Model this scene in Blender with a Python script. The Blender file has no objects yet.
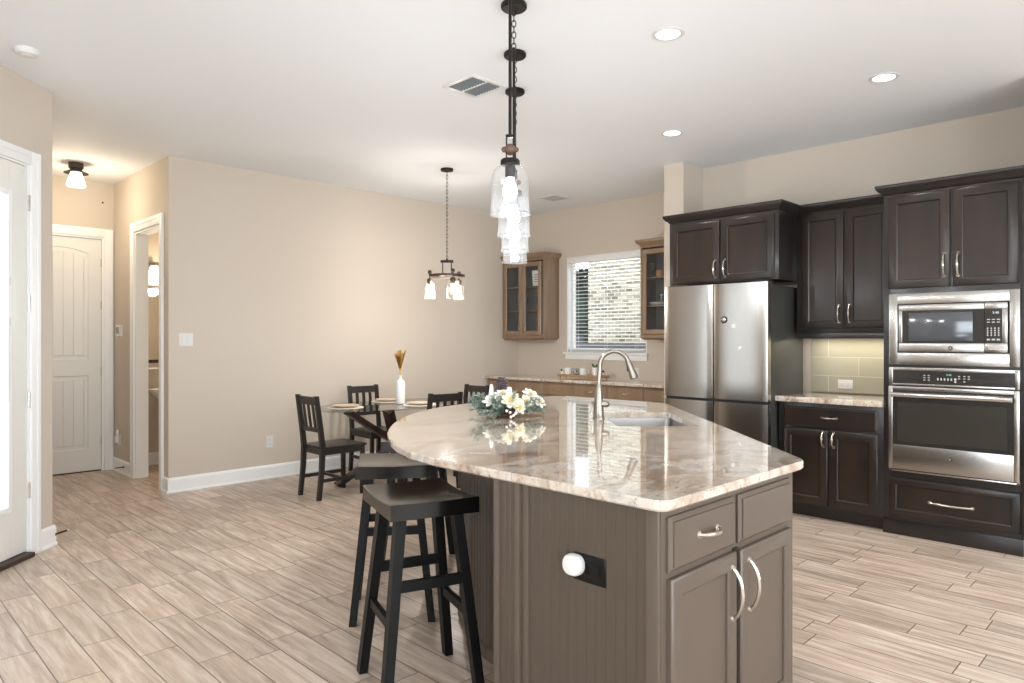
import bpy, bmesh, math, random
from mathutils import Vector, Matrix
random.seed(7)
PI = math.pi
S = bpy.context.scene
COL = S.collection

# ------------------------------------------------------------------ camera, world, exposure
CAM_H = 1.383
F_PX = 694.0
cam_data = bpy.data.cameras.new('camera')
cam = bpy.data.objects.new('camera', cam_data); COL.objects.link(cam)
cam.location = (0, 0, CAM_H)
cam.rotation_euler = (PI/2, 0, math.radians(45-90))
cam_data.sensor_width = 36.0
cam_data.lens = 36.0*F_PX/1024
cam_data.shift_y = (340-341.5)/1024.0
cam_data.clip_start = 0.02
S.camera = cam
S.view_settings.view_transform = 'Standard'
S.view_settings.look = 'None'
S.view_settings.gamma = 1
S.view_settings.use_curve_mapping = False
S.view_settings.exposure = -0.09

W = bpy.data.worlds.new('world'); S.world = W; W.use_nodes = True
bg = W.node_tree.nodes['Background']
bg.inputs[0].default_value = (0.86, 0.93, 1.0, 1); bg.inputs[1].default_value = 4.9

def area(name, loc, rot, sx, sy, power, color=(1, 1, 1), spread=PI):
    l = bpy.data.lights.new(name, 'AREA'); l.shape = 'RECTANGLE'; l.size = sx; l.size_y = sy
    l.energy = power; l.color = color; l.spread = spread
    o = bpy.data.objects.new(name, l); COL.objects.link(o); o.location = loc; o.rotation_euler = rot
    return o
def point(name, loc, power, color, r=.03, parent=None):
    l = bpy.data.lights.new(name, 'POINT'); l.energy = power; l.color = color; l.shadow_soft_size = r
    o = bpy.data.objects.new(name, l); COL.objects.link(o); o.location = loc
    if parent: o.parent = parent
    return o
FILL_COL = (0.86, 0.935, 1.0)
# added fill lamps at made-up, unseen windows behind the camera (back wall y=-3.5, side wall x=-3.5)
TILT = .14   # tips the added fill lamps upward to brighten the ceiling
area('added_fill_back', (-1.2, -3.45, 1.55), (PI/2+TILT, 0, 0), 2.6, 2.0, 145, FILL_COL)
area('added_fill_back', (2.6, -3.45, 1.55), (PI/2+TILT, 0, 0), 2.6, 2.0, 145, FILL_COL)
area('added_fill_side', (-3.45, 0.4, 1.55), (PI/2+TILT, 0, -PI/2), 3.0, 2.0, 95, FILL_COL)

# ------------------------------------------------------------------ materials
def srgb(r, g, b):
    f = lambda c: (c/255/12.92) if c/255 <= .04045 else ((c/255+.055)/1.055)**2.4
    return (f(r), f(g), f(b), 1)
def mat(name, col, rough=.5, metal=0, coat=0, spec=None, bump=None, emis=None, emis_s=0, var=None, alpha=None, sheen=0, aniso=0):
    m = bpy.data.materials.new(name); m.use_nodes = True
    nt = m.node_tree; b = nt.nodes['Principled BSDF']
    b.inputs['Base Color'].default_value = col; b.inputs['Roughness'].default_value = rough
    b.inputs['Metallic'].default_value = metal; b.inputs['Coat Weight'].default_value = coat
    b.inputs['Coat Roughness'].default_value = .15
    if spec is not None: b.inputs['Specular IOR Level'].default_value = spec
    if aniso: b.inputs['Anisotropic'].default_value = aniso
    if emis: b.inputs['Emission Color'].default_value = emis; b.inputs['Emission Strength'].default_value = emis_s
    if var or bump:
        tc = nt.nodes.new('ShaderNodeTexCoord'); mp = nt.nodes.new('ShaderNodeMapping')
        nt.links.new(tc.outputs['Object'], mp.inputs[0])
    if var:   # (col2, scale vector, detail)
        mp.inputs['Scale'].default_value = var[1]
        n = nt.nodes.new('ShaderNodeTexNoise'); n.inputs['Scale'].default_value = 1; n.inputs['Detail'].default_value = var[2]
        nt.links.new(mp.outputs[0], n.inputs['Vector'])
        r = nt.nodes.new('ShaderNodeValToRGB'); r.color_ramp.elements[0].position = .35; r.color_ramp.elements[1].position = .65
        r.color_ramp.elements[0].color = col; r.color_ramp.elements[1].color = var[0]
        nt.links.new(n.outputs[0], r.inputs[0]); nt.links.new(r.outputs[0], b.inputs['Base Color'])
    if bump:  # (scale vector, strength, distance)
        mp2 = nt.nodes.new('ShaderNodeMapping'); mp2.inputs['Scale'].default_value = bump[0]
        nt.links.new(tc.outputs['Object'], mp2.inputs[0])
        n2 = nt.nodes.new('ShaderNodeTexNoise'); n2.inputs['Scale'].default_value = 1; n2.inputs['Detail'].default_value = 3
        nt.links.new(mp2.outputs[0], n2.inputs['Vector'])
        bp = nt.nodes.new('ShaderNodeBump'); bp.inputs['Strength'].default_value = bump[1]; bp.inputs['Distance'].default_value = bump[2]
        nt.links.new(n2.outputs[0], bp.inputs['Height']); nt.links.new(bp.outputs[0], b.inputs['Normal'])
    return m
def glass_mat(name, tint=(1, 1, 1, 1), refl=1.0, ior=1.45, diffuse_mix=0.0):
    m = bpy.data.materials.new(name); m.use_nodes = True; nt = m.node_tree; nt.nodes.clear()
    o = nt.nodes.new('ShaderNodeOutputMaterial'); t = nt.nodes.new('ShaderNodeBsdfTransparent'); t.inputs[0].default_value = tint
    g = nt.nodes.new('ShaderNodeBsdfGlossy'); g.inputs['Roughness'].default_value = .02
    f = nt.nodes.new('ShaderNodeFresnel'); f.inputs[0].default_value = ior
    ge = nt.nodes.new('ShaderNodeNewGeometry'); k1 = nt.nodes.new('ShaderNodeMath'); k1.operation = 'SUBTRACT'; k1.inputs[0].default_value = 1
    nt.links.new(ge.outputs['Backfacing'], k1.inputs[1]); k2 = nt.nodes.new('ShaderNodeMath'); k2.operation = 'MULTIPLY'
    nt.links.new(f.outputs[0], k2.inputs[0]); nt.links.new(k1.outputs[0], k2.inputs[1])
    mx = nt.nodes.new('ShaderNodeMixShader'); nt.links.new(k2.outputs[0], mx.inputs[0])
    nt.links.new(t.outputs[0], mx.inputs[1]); nt.links.new(g.outputs[0], mx.inputs[2])
    last = mx
    if diffuse_mix:
        d = nt.nodes.new('ShaderNodeBsdfDiffuse'); m2 = nt.nodes.new('ShaderNodeMixShader'); m2.inputs[0].default_value = diffuse_mix
        nt.links.new(mx.outputs[0], m2.inputs[1]); nt.links.new(d.outputs[0], m2.inputs[2]); last = m2
    nt.links.new(last.outputs[0], o.inputs[0]); return m
def emit_mat(name, col, s):
    m = bpy.data.materials.new(name); m.use_nodes = True; nt = m.node_tree; nt.nodes.clear()
    o = nt.nodes.new('ShaderNodeOutputMaterial'); e = nt.nodes.new('ShaderNodeEmission')
    e.inputs[0].default_value = col; e.inputs[1].default_value = s; nt.links.new(e.outputs[0], o.inputs[0]); return m

def math_node(nt, op, a, b=None, c=None):
    n = nt.nodes.new('ShaderNodeMath'); n.operation = op
    for i, v in enumerate((a, b, c)):
        if v is None: continue
        if isinstance(v, (int, float)): n.inputs[i].default_value = v
        else: nt.links.new(v, n.inputs[i])
    return n.outputs[0]
def floor_mat():
    m = bpy.data.materials.new('wood_look_plank_tile'); m.use_nodes = True; nt = m.node_tree; b = nt.nodes['Principled BSDF']
    tc = nt.nodes.new('ShaderNodeTexCoord'); sx = nt.nodes.new('ShaderNodeSeparateXYZ'); nt.links.new(tc.outputs['Object'], sx.inputs[0])
    PW, PL = .155, .62
    u = math_node(nt, 'DIVIDE', math_node(nt, 'ADD', sx.outputs[0], 10*PW-.065), PW)
    row = math_node(nt, 'FLOOR', u); fu = math_node(nt, 'FRACT', u)
    wn = nt.nodes.new('ShaderNodeTexWhiteNoise'); wn.noise_dimensions = '1D'; nt.links.new(row, wn.inputs['W'])
    v = math_node(nt, 'ADD', math_node(nt, 'DIVIDE', math_node(nt, 'ADD', sx.outputs[1], 20), PL), wn.outputs['Value'])
    coln = math_node(nt, 'FLOOR', v); fv = math_node(nt, 'FRACT', v)
    gu = math_node(nt, 'MULTIPLY', math_node(nt, 'MINIMUM', fu, math_node(nt, 'SUBTRACT', 1, fu)), PW)
    gv = math_node(nt, 'MULTIPLY', math_node(nt, 'MINIMUM', fv, math_node(nt, 'SUBTRACT', 1, fv)), PL)
    gap = math_node(nt, 'MINIMUM', gu, gv)
    mask = nt.nodes.new('ShaderNodeMapRange'); mask.inputs['From Min'].default_value = .0016; mask.inputs['From Max'].default_value = .0032
    nt.links.new(gap, mask.inputs['Value'])
    wn2 = nt.nodes.new('ShaderNodeTexWhiteNoise'); wn2.noise_dimensions = '2D'
    cb = nt.nodes.new('ShaderNodeCombineXYZ'); nt.links.new(row, cb.inputs[0]); nt.links.new(coln, cb.inputs[1]); nt.links.new(cb.outputs[0], wn2.inputs['Vector'])
    # grain stretched along y, shifted per plank
    gx = math_node(nt, 'MULTIPLY', sx.outputs[0], 26); gy = math_node(nt, 'MULTIPLY', sx.outputs[1], 2.2)
    gz = math_node(nt, 'MULTIPLY', wn2.outputs['Value'], 37)
    cg = nt.nodes.new('ShaderNodeCombineXYZ'); nt.links.new(gx, cg.inputs[0]); nt.links.new(gy, cg.inputs[1]); nt.links.new(gz, cg.inputs[2])
    no = nt.nodes.new('ShaderNodeTexNoise'); no.inputs['Scale'].default_value = 1; no.inputs['Detail'].default_value = 5; no.inputs['Roughness'].default_value = .62
    no.inputs['Distortion'].default_value = .5
    nt.links.new(cg.outputs[0], no.inputs['Vector'])
    rp = nt.nodes.new('ShaderNodeValToRGB'); e = rp.color_ramp.elements
    e[0].position = .30; e[0].color = srgb(164, 142, 125); e[1].position = .70; e[1].color = srgb(224, 210, 196)
    k = e.new(.5); k.color = srgb(199, 178, 160)
    nt.links.new(no.outputs[0], rp.inputs[0])
    hs = nt.nodes.new('ShaderNodeHueSaturation'); nt.links.new(rp.outputs[0], hs.inputs['Color'])
    val = math_node(nt, 'MULTIPLY_ADD', wn2.outputs['Value'], .22, .86); nt.links.new(val, hs.inputs['Value'])
    mx = nt.nodes.new('ShaderNodeMix'); mx.data_type = 'RGBA'; mx.inputs['A'].default_value = srgb(112, 92, 78)
    nt.links.new(mask.outputs[0], mx.inputs['Factor']); nt.links.new(hs.outputs[0], mx.inputs['B'])
    nt.links.new(mx.outputs['Result'], b.inputs['Base Color'])
    b.inputs['Roughness'].default_value = .33
    bp = nt.nodes.new('ShaderNodeBump'); bp.inputs['Strength'].default_value = .4; bp.inputs['Distance'].default_value = .002
    nt.links.new(mask.outputs[0], bp.inputs['Height']); nt.links.new(bp.outputs[0], b.inputs['Normal'])
    return m
def granite_mat():
    m = bpy.data.materials.new('cream_granite'); m.use_nodes = True; nt = m.node_tree; b = nt.nodes['Principled BSDF']
    tc = nt.nodes.new('ShaderNodeTexCoord')
    def noise(scale, detail, dist=0, rough=.6, mapping=None):
        n = nt.nodes.new('ShaderNodeTexNoise'); n.inputs['Scale'].default_value = scale; n.inputs['Detail'].default_value = detail
        n.inputs['Distortion'].default_value = dist; n.inputs['Roughness'].default_value = rough
        if mapping:
            mp = nt.nodes.new('ShaderNodeMapping'); mp.inputs['Scale'].default_value = mapping; mp.inputs['Rotation'].default_value = (0, 0, .9)
            nt.links.new(tc.outputs['Object'], mp.inputs[0]); nt.links.new(mp.outputs[0], n.inputs['Vector'])
        else: nt.links.new(tc.outputs['Object'], n.inputs['Vector'])
        return n.outputs[0]
    def ramp(src, stops):
        r = nt.nodes.new('ShaderNodeValToRGB'); e = r.color_ramp.elements
        e[0].position, e[0].color = stops[0]; e[1].position, e[1].color = stops[-1]
        for p, c in stops[1:-1]: k = e.new(p); k.color = c
        nt.links.new(src, r.inputs[0]); return r.outputs[0]
    def mix(a, bb, f):
        x = nt.nodes.new('ShaderNodeMix'); x.data_type = 'RGBA'
        nt.links.new(f, x.inputs['Factor']); nt.links.new(a, x.inputs['A'])
        if isinstance(bb, tuple): x.inputs['B'].default_value = bb
        else: nt.links.new(bb, x.inputs['B'])
        return x.outputs['Result']
    K, Wt = (0, 0, 0, 1), (1, 1, 1, 1)
    base = ramp(noise(2.2, 8, 1.2, .65, (1, 2.2, 1)), [(.33, srgb(142, 120, 102)), (.45, srgb(192, 174, 156)), (.56, srgb(216, 205, 192)), (.68, srgb(160, 158, 156))])
    c = mix(base, srgb(160, 122, 92), ramp(noise(9, 8, .6, .7), [(.52, K), (.64, (.8, .8, .8, 1))]))
    c = mix(c, srgb(104, 92, 88), ramp(noise(5, 9, 1.6, .75, (1, 3.2, 1)), [(.57, K), (.64, (.9, .9, .9, 1))]))
    c = mix(c, srgb(126, 96, 78), ramp(noise(70, 4, 0, .7), [(.58, K), (.68, (.6, .6, .6, 1))]))
    c = mix(c, srgb(236, 230, 220), ramp(noise(38, 5, 0, .6), [(.58, K), (.7, (.6, .6, .6, 1))]))
    nt.links.new(c, b.inputs['Base Color'])
    b.inputs['Roughness'].default_value = .07; b.inputs['Coat Weight'].default_value = .9; b.inputs['Coat Roughness'].default_value = .02
    b.inputs['Coat IOR'].default_value = 1.54; b.inputs['Specular IOR Level'].default_value = .5
    return m
def brick_mat(name, c1, c2, mortar, sc, ms=.012, bw=.5, rh=.25, vert=True, rough=.8, offset=.5, shift=(0, 0, 0)):
    m = bpy.data.materials.new(name); m.use_nodes = True; nt = m.node_tree; b = nt.nodes['Principled BSDF']
    tc = nt.nodes.new('ShaderNodeTexCoord'); sx = nt.nodes.new('ShaderNodeSeparateXYZ'); cb = nt.nodes.new('ShaderNodeCombineXYZ')
    nt.links.new(tc.outputs['Object'], sx.inputs[0]); nt.links.new(sx.outputs[1], cb.inputs[0]); nt.links.new(sx.outputs[2], cb.inputs[1])
    br = nt.nodes.new('ShaderNodeTexBrick'); va = nt.nodes.new('ShaderNodeVectorMath'); va.inputs[1].default_value = shift; nt.links.new(cb.outputs[0], va.inputs[0]); nt.links.new(va.outputs[0], br.inputs['Vector'])
    br.inputs['Color1'].default_value = c1; br.inputs['Color2'].default_value = c2; br.inputs['Mortar'].default_value = mortar
    br.inputs['Scale'].default_value = sc; br.inputs['Mortar Size'].default_value = ms; br.inputs['Brick Width'].default_value = bw; br.inputs['Row Height'].default_value = rh
    br.offset = offset
    nt.links.new(br.outputs[0], b.inputs['Base Color']); b.inputs['Roughness'].default_value = rough
    bp = nt.nodes.new('ShaderNodeBump'); bp.inputs['Strength'].default_value = .3; bp.inputs['Distance'].default_value = .003; bp.invert = True
    nt.links.new(br.outputs['Fac'], bp.inputs['Height']); nt.links.new(bp.outputs[0], b.inputs['Normal'])
    return m

M = {}
M['wall'] = mat('greige_wall_paint', srgb(206, 194, 180), .75, bump=((260, 260, 260), .06, .001))
M['ceil'] = mat('white_ceiling_paint', srgb(236, 239, 242), .85)
M['trim'] = mat('white_trim_paint', srgb(244, 244, 243), .35)
M['door'] = mat('white_door_paint', srgb(232, 230, 224), .38)
M['floor'] = floor_mat()
M['granite'] = granite_mat()
M['dark'] = mat('espresso_stained_wood', srgb(29, 24, 21), .30, coat=.1, spec=.4, var=(srgb(46, 34, 28), (6, 6, 1.3), 2))
M['darker'] = mat('espresso_frame_wood', srgb(28, 23, 22), .3, coat=.3)
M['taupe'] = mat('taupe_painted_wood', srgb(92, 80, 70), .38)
M['taupe_shaded'] = mat('taupe_paint_shaded_side', srgb(80, 69, 59), .4)  # same taupe darkened, shade of the island's near side put into the colour
M['brown'] = mat('light_brown_painted_wood', srgb(146, 121, 97), .36, coat=.3, var=(srgb(132, 108, 84), (8, 8, 1.5), 3))
M['gap'] = mat('painted_cabinet_shadow', srgb(14, 12, 11), .8)
M['nickel'] = mat('brushed_nickel', srgb(196, 188, 178), .22, metal=1)
M['faucet'] = mat('brushed_nickel_faucet', srgb(142, 135, 126), .3, metal=1)
M['steel'] = mat('brushed_stainless_steel', srgb(176, 172, 167), .24, metal=1, bump=((2, 2, 260), .03, .0006))
M['steel_h'] = mat('polished_stainless_steel', srgb(212, 209, 205), .16, metal=1)
M['fridge_side'] = mat('dark_grey_enamel_side', srgb(74, 74, 70), .35, metal=.4)
M['blackgloss'] = mat('black_glass_panel', srgb(24, 24, 26), .06, coat=1)
M['ovenglass'] = mat('oven_window_glass', srgb(40, 38, 36), .05, coat=1)
M['mwglass'] = mat('microwave_window_glass', srgb(66, 70, 76), .08, coat=1)
M['mark'] = mat('pale_printed_mark', srgb(190, 190, 188), .5)
M['clock'] = emit_mat('green_clock_digits', (.25, .9, .75, 1), 1.0)
M['clockw'] = emit_mat('white_clock_digits', (.8, .9, 1, 1), 1.2)
M['blackwood'] = mat('black_painted_wood', srgb(9, 8, 8), .5, spec=.25)
M['stoolseat'] = mat('black_satin_seat', srgb(9, 8, 8), .2, spec=.5)
M['chairwood'] = mat('dark_brown_chair_wood', srgb(34, 28, 26), .4, coat=.1)
M['tablewood'] = mat('walnut_table_base', srgb(62, 42, 36), .4, var=(srgb(44, 30, 27), (9, 9, 9), 3))
M['tableglass'] = glass_mat('clear_table_glass', (.80, .84, .83, 1), ior=1.55)
M['bronze'] = mat('oil_rubbed_bronze', srgb(42, 38, 37), .42, metal=.7)
M['bronzeL'] = mat('aged_bronze', srgb(74, 64, 56), .45, metal=.6)
M['woodball'] = mat('turned_wood', srgb(104, 78, 66), .5)
M['shade'] = glass_mat('clear_seeded_glass', (.992, .996, 1, 1), ior=1.55, diffuse_mix=.010)
M['shade2'] = glass_mat('warm_lit_seeded_glass', (.97, .96, .94, 1), ior=1.5, diffuse_mix=.05)  # warm tint and extra diffuse share put the bulbs' glow into the glass
M['pane'] = glass_mat('window_pane', (.97, .98, .98, 1), ior=1.35)
M['cabglass'] = glass_mat('cabinet_door_glass', (.93, .94, .95, 1), ior=1.5)
M['clearglass'] = glass_mat('drinking_glass', (.9, .92, .93, 1), ior=1.6, diffuse_mix=.06)
M['bulb'] = emit_mat('lit_bulb_daylight', (.86, .94, 1, 1), 9)
M['bulbw'] = emit_mat('lit_bulb_warm', (1, .88, .70, 1), 8)
M['opal'] = emit_mat('lit_opal_glass', (1, .92, .78, 1), 1.9)
M['can'] = emit_mat('lit_downlight_lens', (1, .98, .95, 1), 9)
M['white'] = mat('white_plastic', srgb(222, 221, 218), .35)
M['ceramic'] = mat('white_ceramic', srgb(240, 240, 238), .18)
M['black'] = mat('black_plastic', srgb(10, 10, 10), .3, spec=.3)
M['blackm'] = mat('matte_black', srgb(20, 20, 20), .6)
M['plate'] = mat('beige_stoneware', srgb(206, 184, 160), .45)
M['placemat'] = mat('white_woven_placemat', srgb(226, 220, 210), .8, bump=((300, 300, 300), .4, .002))
M['pampas'] = mat('golden_dried_grass', srgb(236, 200, 112), .85, var=(srgb(218, 176, 88), (40, 40, 40), 3))
M['tile'] = brick_mat('sage_glass_tile', srgb(176, 171, 152), srgb(170, 165, 146), srgb(208, 203, 190), 1, .0024, .61, .158, rough=.12, offset=.6, shift=(-.807+6.1, .026, 0))
M['brick'] = brick_mat('pale_painted_brick', srgb(186, 176, 156), srgb(96, 88, 76), srgb(214, 208, 194), 1, .009, .15, .060, rough=.85)
M['blind'] = mat('white_blind_slat', srgb(240, 240, 238), .45)
M['cordm'] = mat('blind_cord', srgb(228, 228, 224), .7)
M['greyvent'] = mat('vent_dark_inside', srgb(120, 126, 130), .7)
M['palevent'] = mat('vent_pale_inside', srgb(186, 186, 184), .7)
M['green1'] = mat('frosted_pine_needles', srgb(146, 160, 148), .7, var=(srgb(72, 90, 76), (60, 60, 60), 2))
M['green2'] = mat('dark_green_leaf', srgb(62, 88, 48), .55, var=(srgb(40, 66, 36), (30, 30, 30), 2))
M['petal'] = mat('cream_petal', srgb(222, 212, 178), .6, var=(srgb(224, 220, 204), (25, 25, 25), 2))
M['petalw'] = mat('white_petal', srgb(222, 218, 208), .6)
M['gold'] = mat('yellow_flower_heart', srgb(214, 178, 84), .5)
M['cone'] = mat('purple_brown_pinecone', srgb(74, 58, 64), .6, var=(srgb(116, 96, 98), (60, 60, 60), 2))
M['berry'] = mat('white_berry', srgb(236, 224, 214), .3)
M['candle'] = mat('white_wax', srgb(240, 236, 226), .5)
M['twig'] = mat('brown_twig', srgb(96, 66, 50), .7)
M['wood'] = mat('light_wood_tray', srgb(176, 136, 94), .5)
M['interior'] = mat('cabinet_interior', srgb(126, 124, 122), .5)
M['mirror'] = mat('mirror_glass', srgb(230, 230, 228), .02, metal=1)
M['paper'] = mat('white_card', srgb(238, 236, 230), .7)
M['threshold'] = mat('bronze_threshold', srgb(70, 56, 46), .5, metal=.3)
M['outside'] = mat('pale_concrete_ground', srgb(150, 150, 146), .9)
M['fence'] = mat('grey_stained_fence', srgb(104, 104, 112), .8, var=(srgb(80, 80, 88), (3, 3, 30), 3))
M['bush'] = mat('dark_evergreen', srgb(52, 66, 58), .8)
M['screen'] = mat('grey_lcd_screen', srgb(120, 132, 134), .2)
M['rubber'] = mat('white_rubber_tip', srgb(225, 222, 216), .6)

# ------------------------------------------------------------------ mesh helpers
class MB:
    def __init__(s): s.v = []; s.f = []; s.mi = []; s.cur = 0
    def add(s, vs, fs):
        o = len(s.v); s.v += [tuple(p) for p in vs]
        for f in fs: s.f.append(tuple(i+o for i in f)); s.mi.append(s.cur)
        return s
    def box(s, x0, x1, y0, y1, z0, z1, bev=0):
        if x0 > x1: x0, x1 = x1, x0
        if y0 > y1: y0, y1 = y1, y0
        if z0 > z1: z0, z1 = z1, z0
        if bev:
            bm = bmesh.new(); bmesh.ops.create_cube(bm, size=1)
            for v in bm.verts: v.co = Vector(((x0+x1)/2+v.co.x*(x1-x0), (y0+y1)/2+v.co.y*(y1-y0), (z0+z1)/2+v.co.z*(z1-z0)))
            bmesh.ops.bevel(bm, geom=bm.edges[:], offset=min(bev, .45*min(x1-x0, y1-y0, z1-z0)), segments=2, affect='EDGES', profile=.6)
            bm.verts.index_update(); s.add([v.co[:] for v in bm.verts], [[v.index for v in f.verts] for f in bm.faces]); bm.free(); return s
        vs = [(x0, y0, z0), (x1, y0, z0), (x1, y1, z0), (x0, y1, z0), (x0, y0, z1), (x1, y0, z1), (x1, y1, z1), (x0, y1, z1)]
        return s.add(vs, [(0, 3, 2, 1), (4, 5, 6, 7), (0, 1, 5, 4), (1, 2, 6, 5), (2, 3, 7, 6), (3, 0, 4, 7)])
    def loft(s, rings, cap0=True, cap1=True):
        n = len(rings[0]); vs = [p for r in rings for p in r]; fs = []
        for k in range(len(rings)-1):
            for i in range(n): j = (i+1) % n; fs.append((k*n+i, k*n+j, (k+1)*n+j, (k+1)*n+i))
        if cap0: fs.append(tuple(range(n-1, -1, -1)))
        if cap1: fs.append(tuple((len(rings)-1)*n+i for i in range(n)))
        return s.add(vs, fs)
    def beam(s, p0, p1, w, t, up=(0, 0, 1), w1=None, t1=None):
        p0 = Vector(p0); p1 = Vector(p1); d = (p1-p0).normalized(); a = Vector(up).cross(d)
        if a.length < 1e-4: a = Vector((1, 0, 0)).cross(d)
        a.normalize(); b = d.cross(a); w1 = w1 or w; t1 = t1 or t
        r = lambda p, w, t: [p+a*w/2+b*t/2, p-a*w/2+b*t/2, p-a*w/2-b*t/2, p+a*w/2-b*t/2]
        return s.loft([r(p0, w, t), r(p1, w1, t1)])
    def vbeam(s, p0, p1, wx, wy, wx1=None, wy1=None):   # leg with horizontal ends, section in x/y
        wx1 = wx1 or wx; wy1 = wy1 or wy
        r = lambda p, a, b: [(p[0]-a/2, p[1]-b/2, p[2]), (p[0]+a/2, p[1]-b/2, p[2]), (p[0]+a/2, p[1]+b/2, p[2]), (p[0]-a/2, p[1]+b/2, p[2])]
        return s.loft([r(p0, wx, wy), r(p1, wx1, wy1)])
    def tube(s, pts, rad, n=10, closed=False):
        pts = [Vector(p) for p in pts]; m = len(pts)
        rads = rad if isinstance(rad, (list, tuple)) else [rad]*m
        t0 = ((pts[1]-pts[0]) if not closed else (pts[1]-pts[-1])).normalized()
        a = t0.cross(Vector((0, 0, 1)));
        if a.length < 1e-3: a = t0.cross(Vector((1, 0, 0)))
        a.normalize(); rings = []
        for i in range(m):
            if closed: t = (pts[(i+1) % m]-pts[i-1]).normalized()
            else: t = (pts[min(i+1, m-1)]-pts[max(i-1, 0)]).normalized()
            a = (a-t*a.dot(t)).normalized(); b = t.cross(a)
            rings.append([pts[i]+(a*math.cos(2*PI*k/n)+b*math.sin(2*PI*k/n))*rads[i] for k in range(n)])
        if closed: rings.append(rings[0]); return s.loft(rings, False, False)
        return s.loft(rings)
    def cyl(s, p0, p1, r0, r1=None, n=20): return s.tube([p0, p1], [r0, r0 if r1 is None else r1], n)
    def lathe(s, prof, c=(0, 0, 0), n=28, caps=True, sx=1, sy=1):
        rings = [[(c[0]+r*math.cos(2*PI*k/n)*sx, c[1]+r*math.sin(2*PI*k/n)*sy, c[2]+z) for k in range(n)] for r, z in prof]
        return s.loft(rings, caps, caps)
    def sphere(s, c, r, n=14, m=9, sz=1):
        return s.lathe([(max(r*math.sin(PI*i/m), 1e-4), -r*math.cos(PI*i/m)*sz) for i in range(m+1)], c, n)
    def prism(s, poly, z0, z1):
        return s.loft([[(x, y, z0) for x, y in poly], [(x, y, z1) for x, y in poly]])
    def xf(s, m):
        s.v = [tuple(m @ Vector(p)) for p in s.v]; return s
    def build(s, name, m, parent=None, smooth=35, label=None):
        me = bpy.data.meshes.new(name); me.from_pydata(s.v, [], s.f); me.validate()
        bm = bmesh.new(); bm.from_mesh(me); bmesh.ops.recalc_face_normals(bm, faces=bm.faces[:]); bm.to_mesh(me); bm.free()
        ms = m if isinstance(m, list) else [m]
        for k in ms: me.materials.append(k)
        if len(ms) > 1 and len(me.polygons) == len(s.mi): me.polygons.foreach_set('material_index', s.mi)
        if smooth:
            me.polygons.foreach_set('use_smooth', [True]*len(me.polygons))
            me.set_sharp_from_angle(angle=math.radians(smooth))
        me.update()
        o = bpy.data.objects.new(name, me); COL.objects.link(o)
        if parent: o.parent = parent
        if label: o['label'] = label
        return o
def tag(o, label=None, cat=None, group=None, kind=None):
    if label: o['label'] = label
    if cat: o['category'] = cat
    if group: o['group'] = group
    if kind: o['kind'] = kind
    return o
def thing(name, label, cat, loc=(0, 0, 0), rz=0, group=None):
    o = bpy.data.objects.new(name, None); COL.objects.link(o); o.location = loc; o.rotation_euler = (0, 0, rz)
    o.empty_display_size = .1
    return tag(o, label, cat, group)
def kids(o): return [c for c in COL.objects if c.parent == o]
def copy_tree(o, parent=None):
    c = o.copy(); COL.objects.link(c); c.parent = parent
    for ch in kids(o): copy_tree(ch, c)
    return c
def dup(o, loc, rz, label, group=None):
    c = copy_tree(o); c.location = loc; c.rotation_euler = (0, 0, rz); c['label'] = label
    if group: c['group'] = group
    return c
def struct(mb, name, m, smooth=0):
    return tag(mb.build(name, m, smooth=smooth), kind='structure')
def place(mb, name, m, p0, p1, smooth=0):
    """object whose local x runs from p0 to p1, local y is the left-hand side."""
    a = math.atan2(p1[1]-p0[1], p1[0]-p0[0]); o = mb.build(name, m, smooth=smooth)
    o.location = (p0[0], p0[1], 0); o.rotation_euler = (0, 0, a); return o
def text_mesh(name, body, size, m, parent, loc, rot, ext=.0004):
    c = bpy.data.curves.new(name, 'FONT'); c.body = body; c.size = size; c.extrude = ext; c.align_x = 'CENTER'; c.align_y = 'CENTER'
    t = bpy.data.objects.new(name+'_src', c); COL.objects.link(t)
    dg = bpy.context.evaluated_depsgraph_get(); me = bpy.data.meshes.new_from_object(t.evaluated_get(dg))
    COL.objects.unlink(t); bpy.data.objects.remove(t)
    me.materials.clear(); me.materials.append(m)
    o = bpy.data.objects.new(name, me); COL.objects.link(o); o.parent = parent; o.location = loc; o.rotation_euler = rot
    return o
FACE = (PI/2, 0, 0)   # text standing up, facing local -y

# ------------------------------------------------------------------ room shell
H = 3.05
def wall(name, p0, p1, th, holes=(), side=1, z1=H):
    L = math.hypot(p1[0]-p0[0], p1[1]-p0[1]); mb = MB()
    ss = sorted({0, L, *[h[0] for h in holes], *[h[1] for h in holes]}); zs = sorted({0, z1, *[h[2] for h in holes], *[h[3] for h in holes]})
    for a, b in zip(ss, ss[1:]):
        for c, d in zip(zs, zs[1:]):
            if any(h[0] <= a+1e-6 and b <= h[1]+1e-6 and h[2] <= c+1e-6 and d <= h[3]+1e-6 for h in holes): continue
            mb.box(a, b, 0 if side > 0 else -th, th if side > 0 else 0, c, d)
    # weld so neighbouring cells read as one plane
    o = place(mb, name, M['wall'], p0, p1); return tag(o, kind='structure')
XW, YL, XK = 6.74, 6.63, 6.09
YH = 8.27
C45 = (1.118, 5.50); E45 = (-.432, 3.95)
FP = [(-3.62, -3.62), (6.86, -3.62), (6.86, 8.39), (1.02, 8.39), (1.02, 5.57), (-.48, 4.07), (-3.62, 4.07)]
mb = MB(); mb.prism(FP, -.1, 0); struct(mb, 'floor', M['floor'])
mb = MB(); mb.prism(FP, H, H+.1); struct(mb, 'ceiling', M['ceil'])
wall('wall_dining', (2.24, YL), (XW, YL), .12)
wall('wall_nook_window', (XW, YL+.12), (XW, 3.46), .12, [(YL+.12-5.75, YL+.12-4.55, 1.23, 2.43)])
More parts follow.
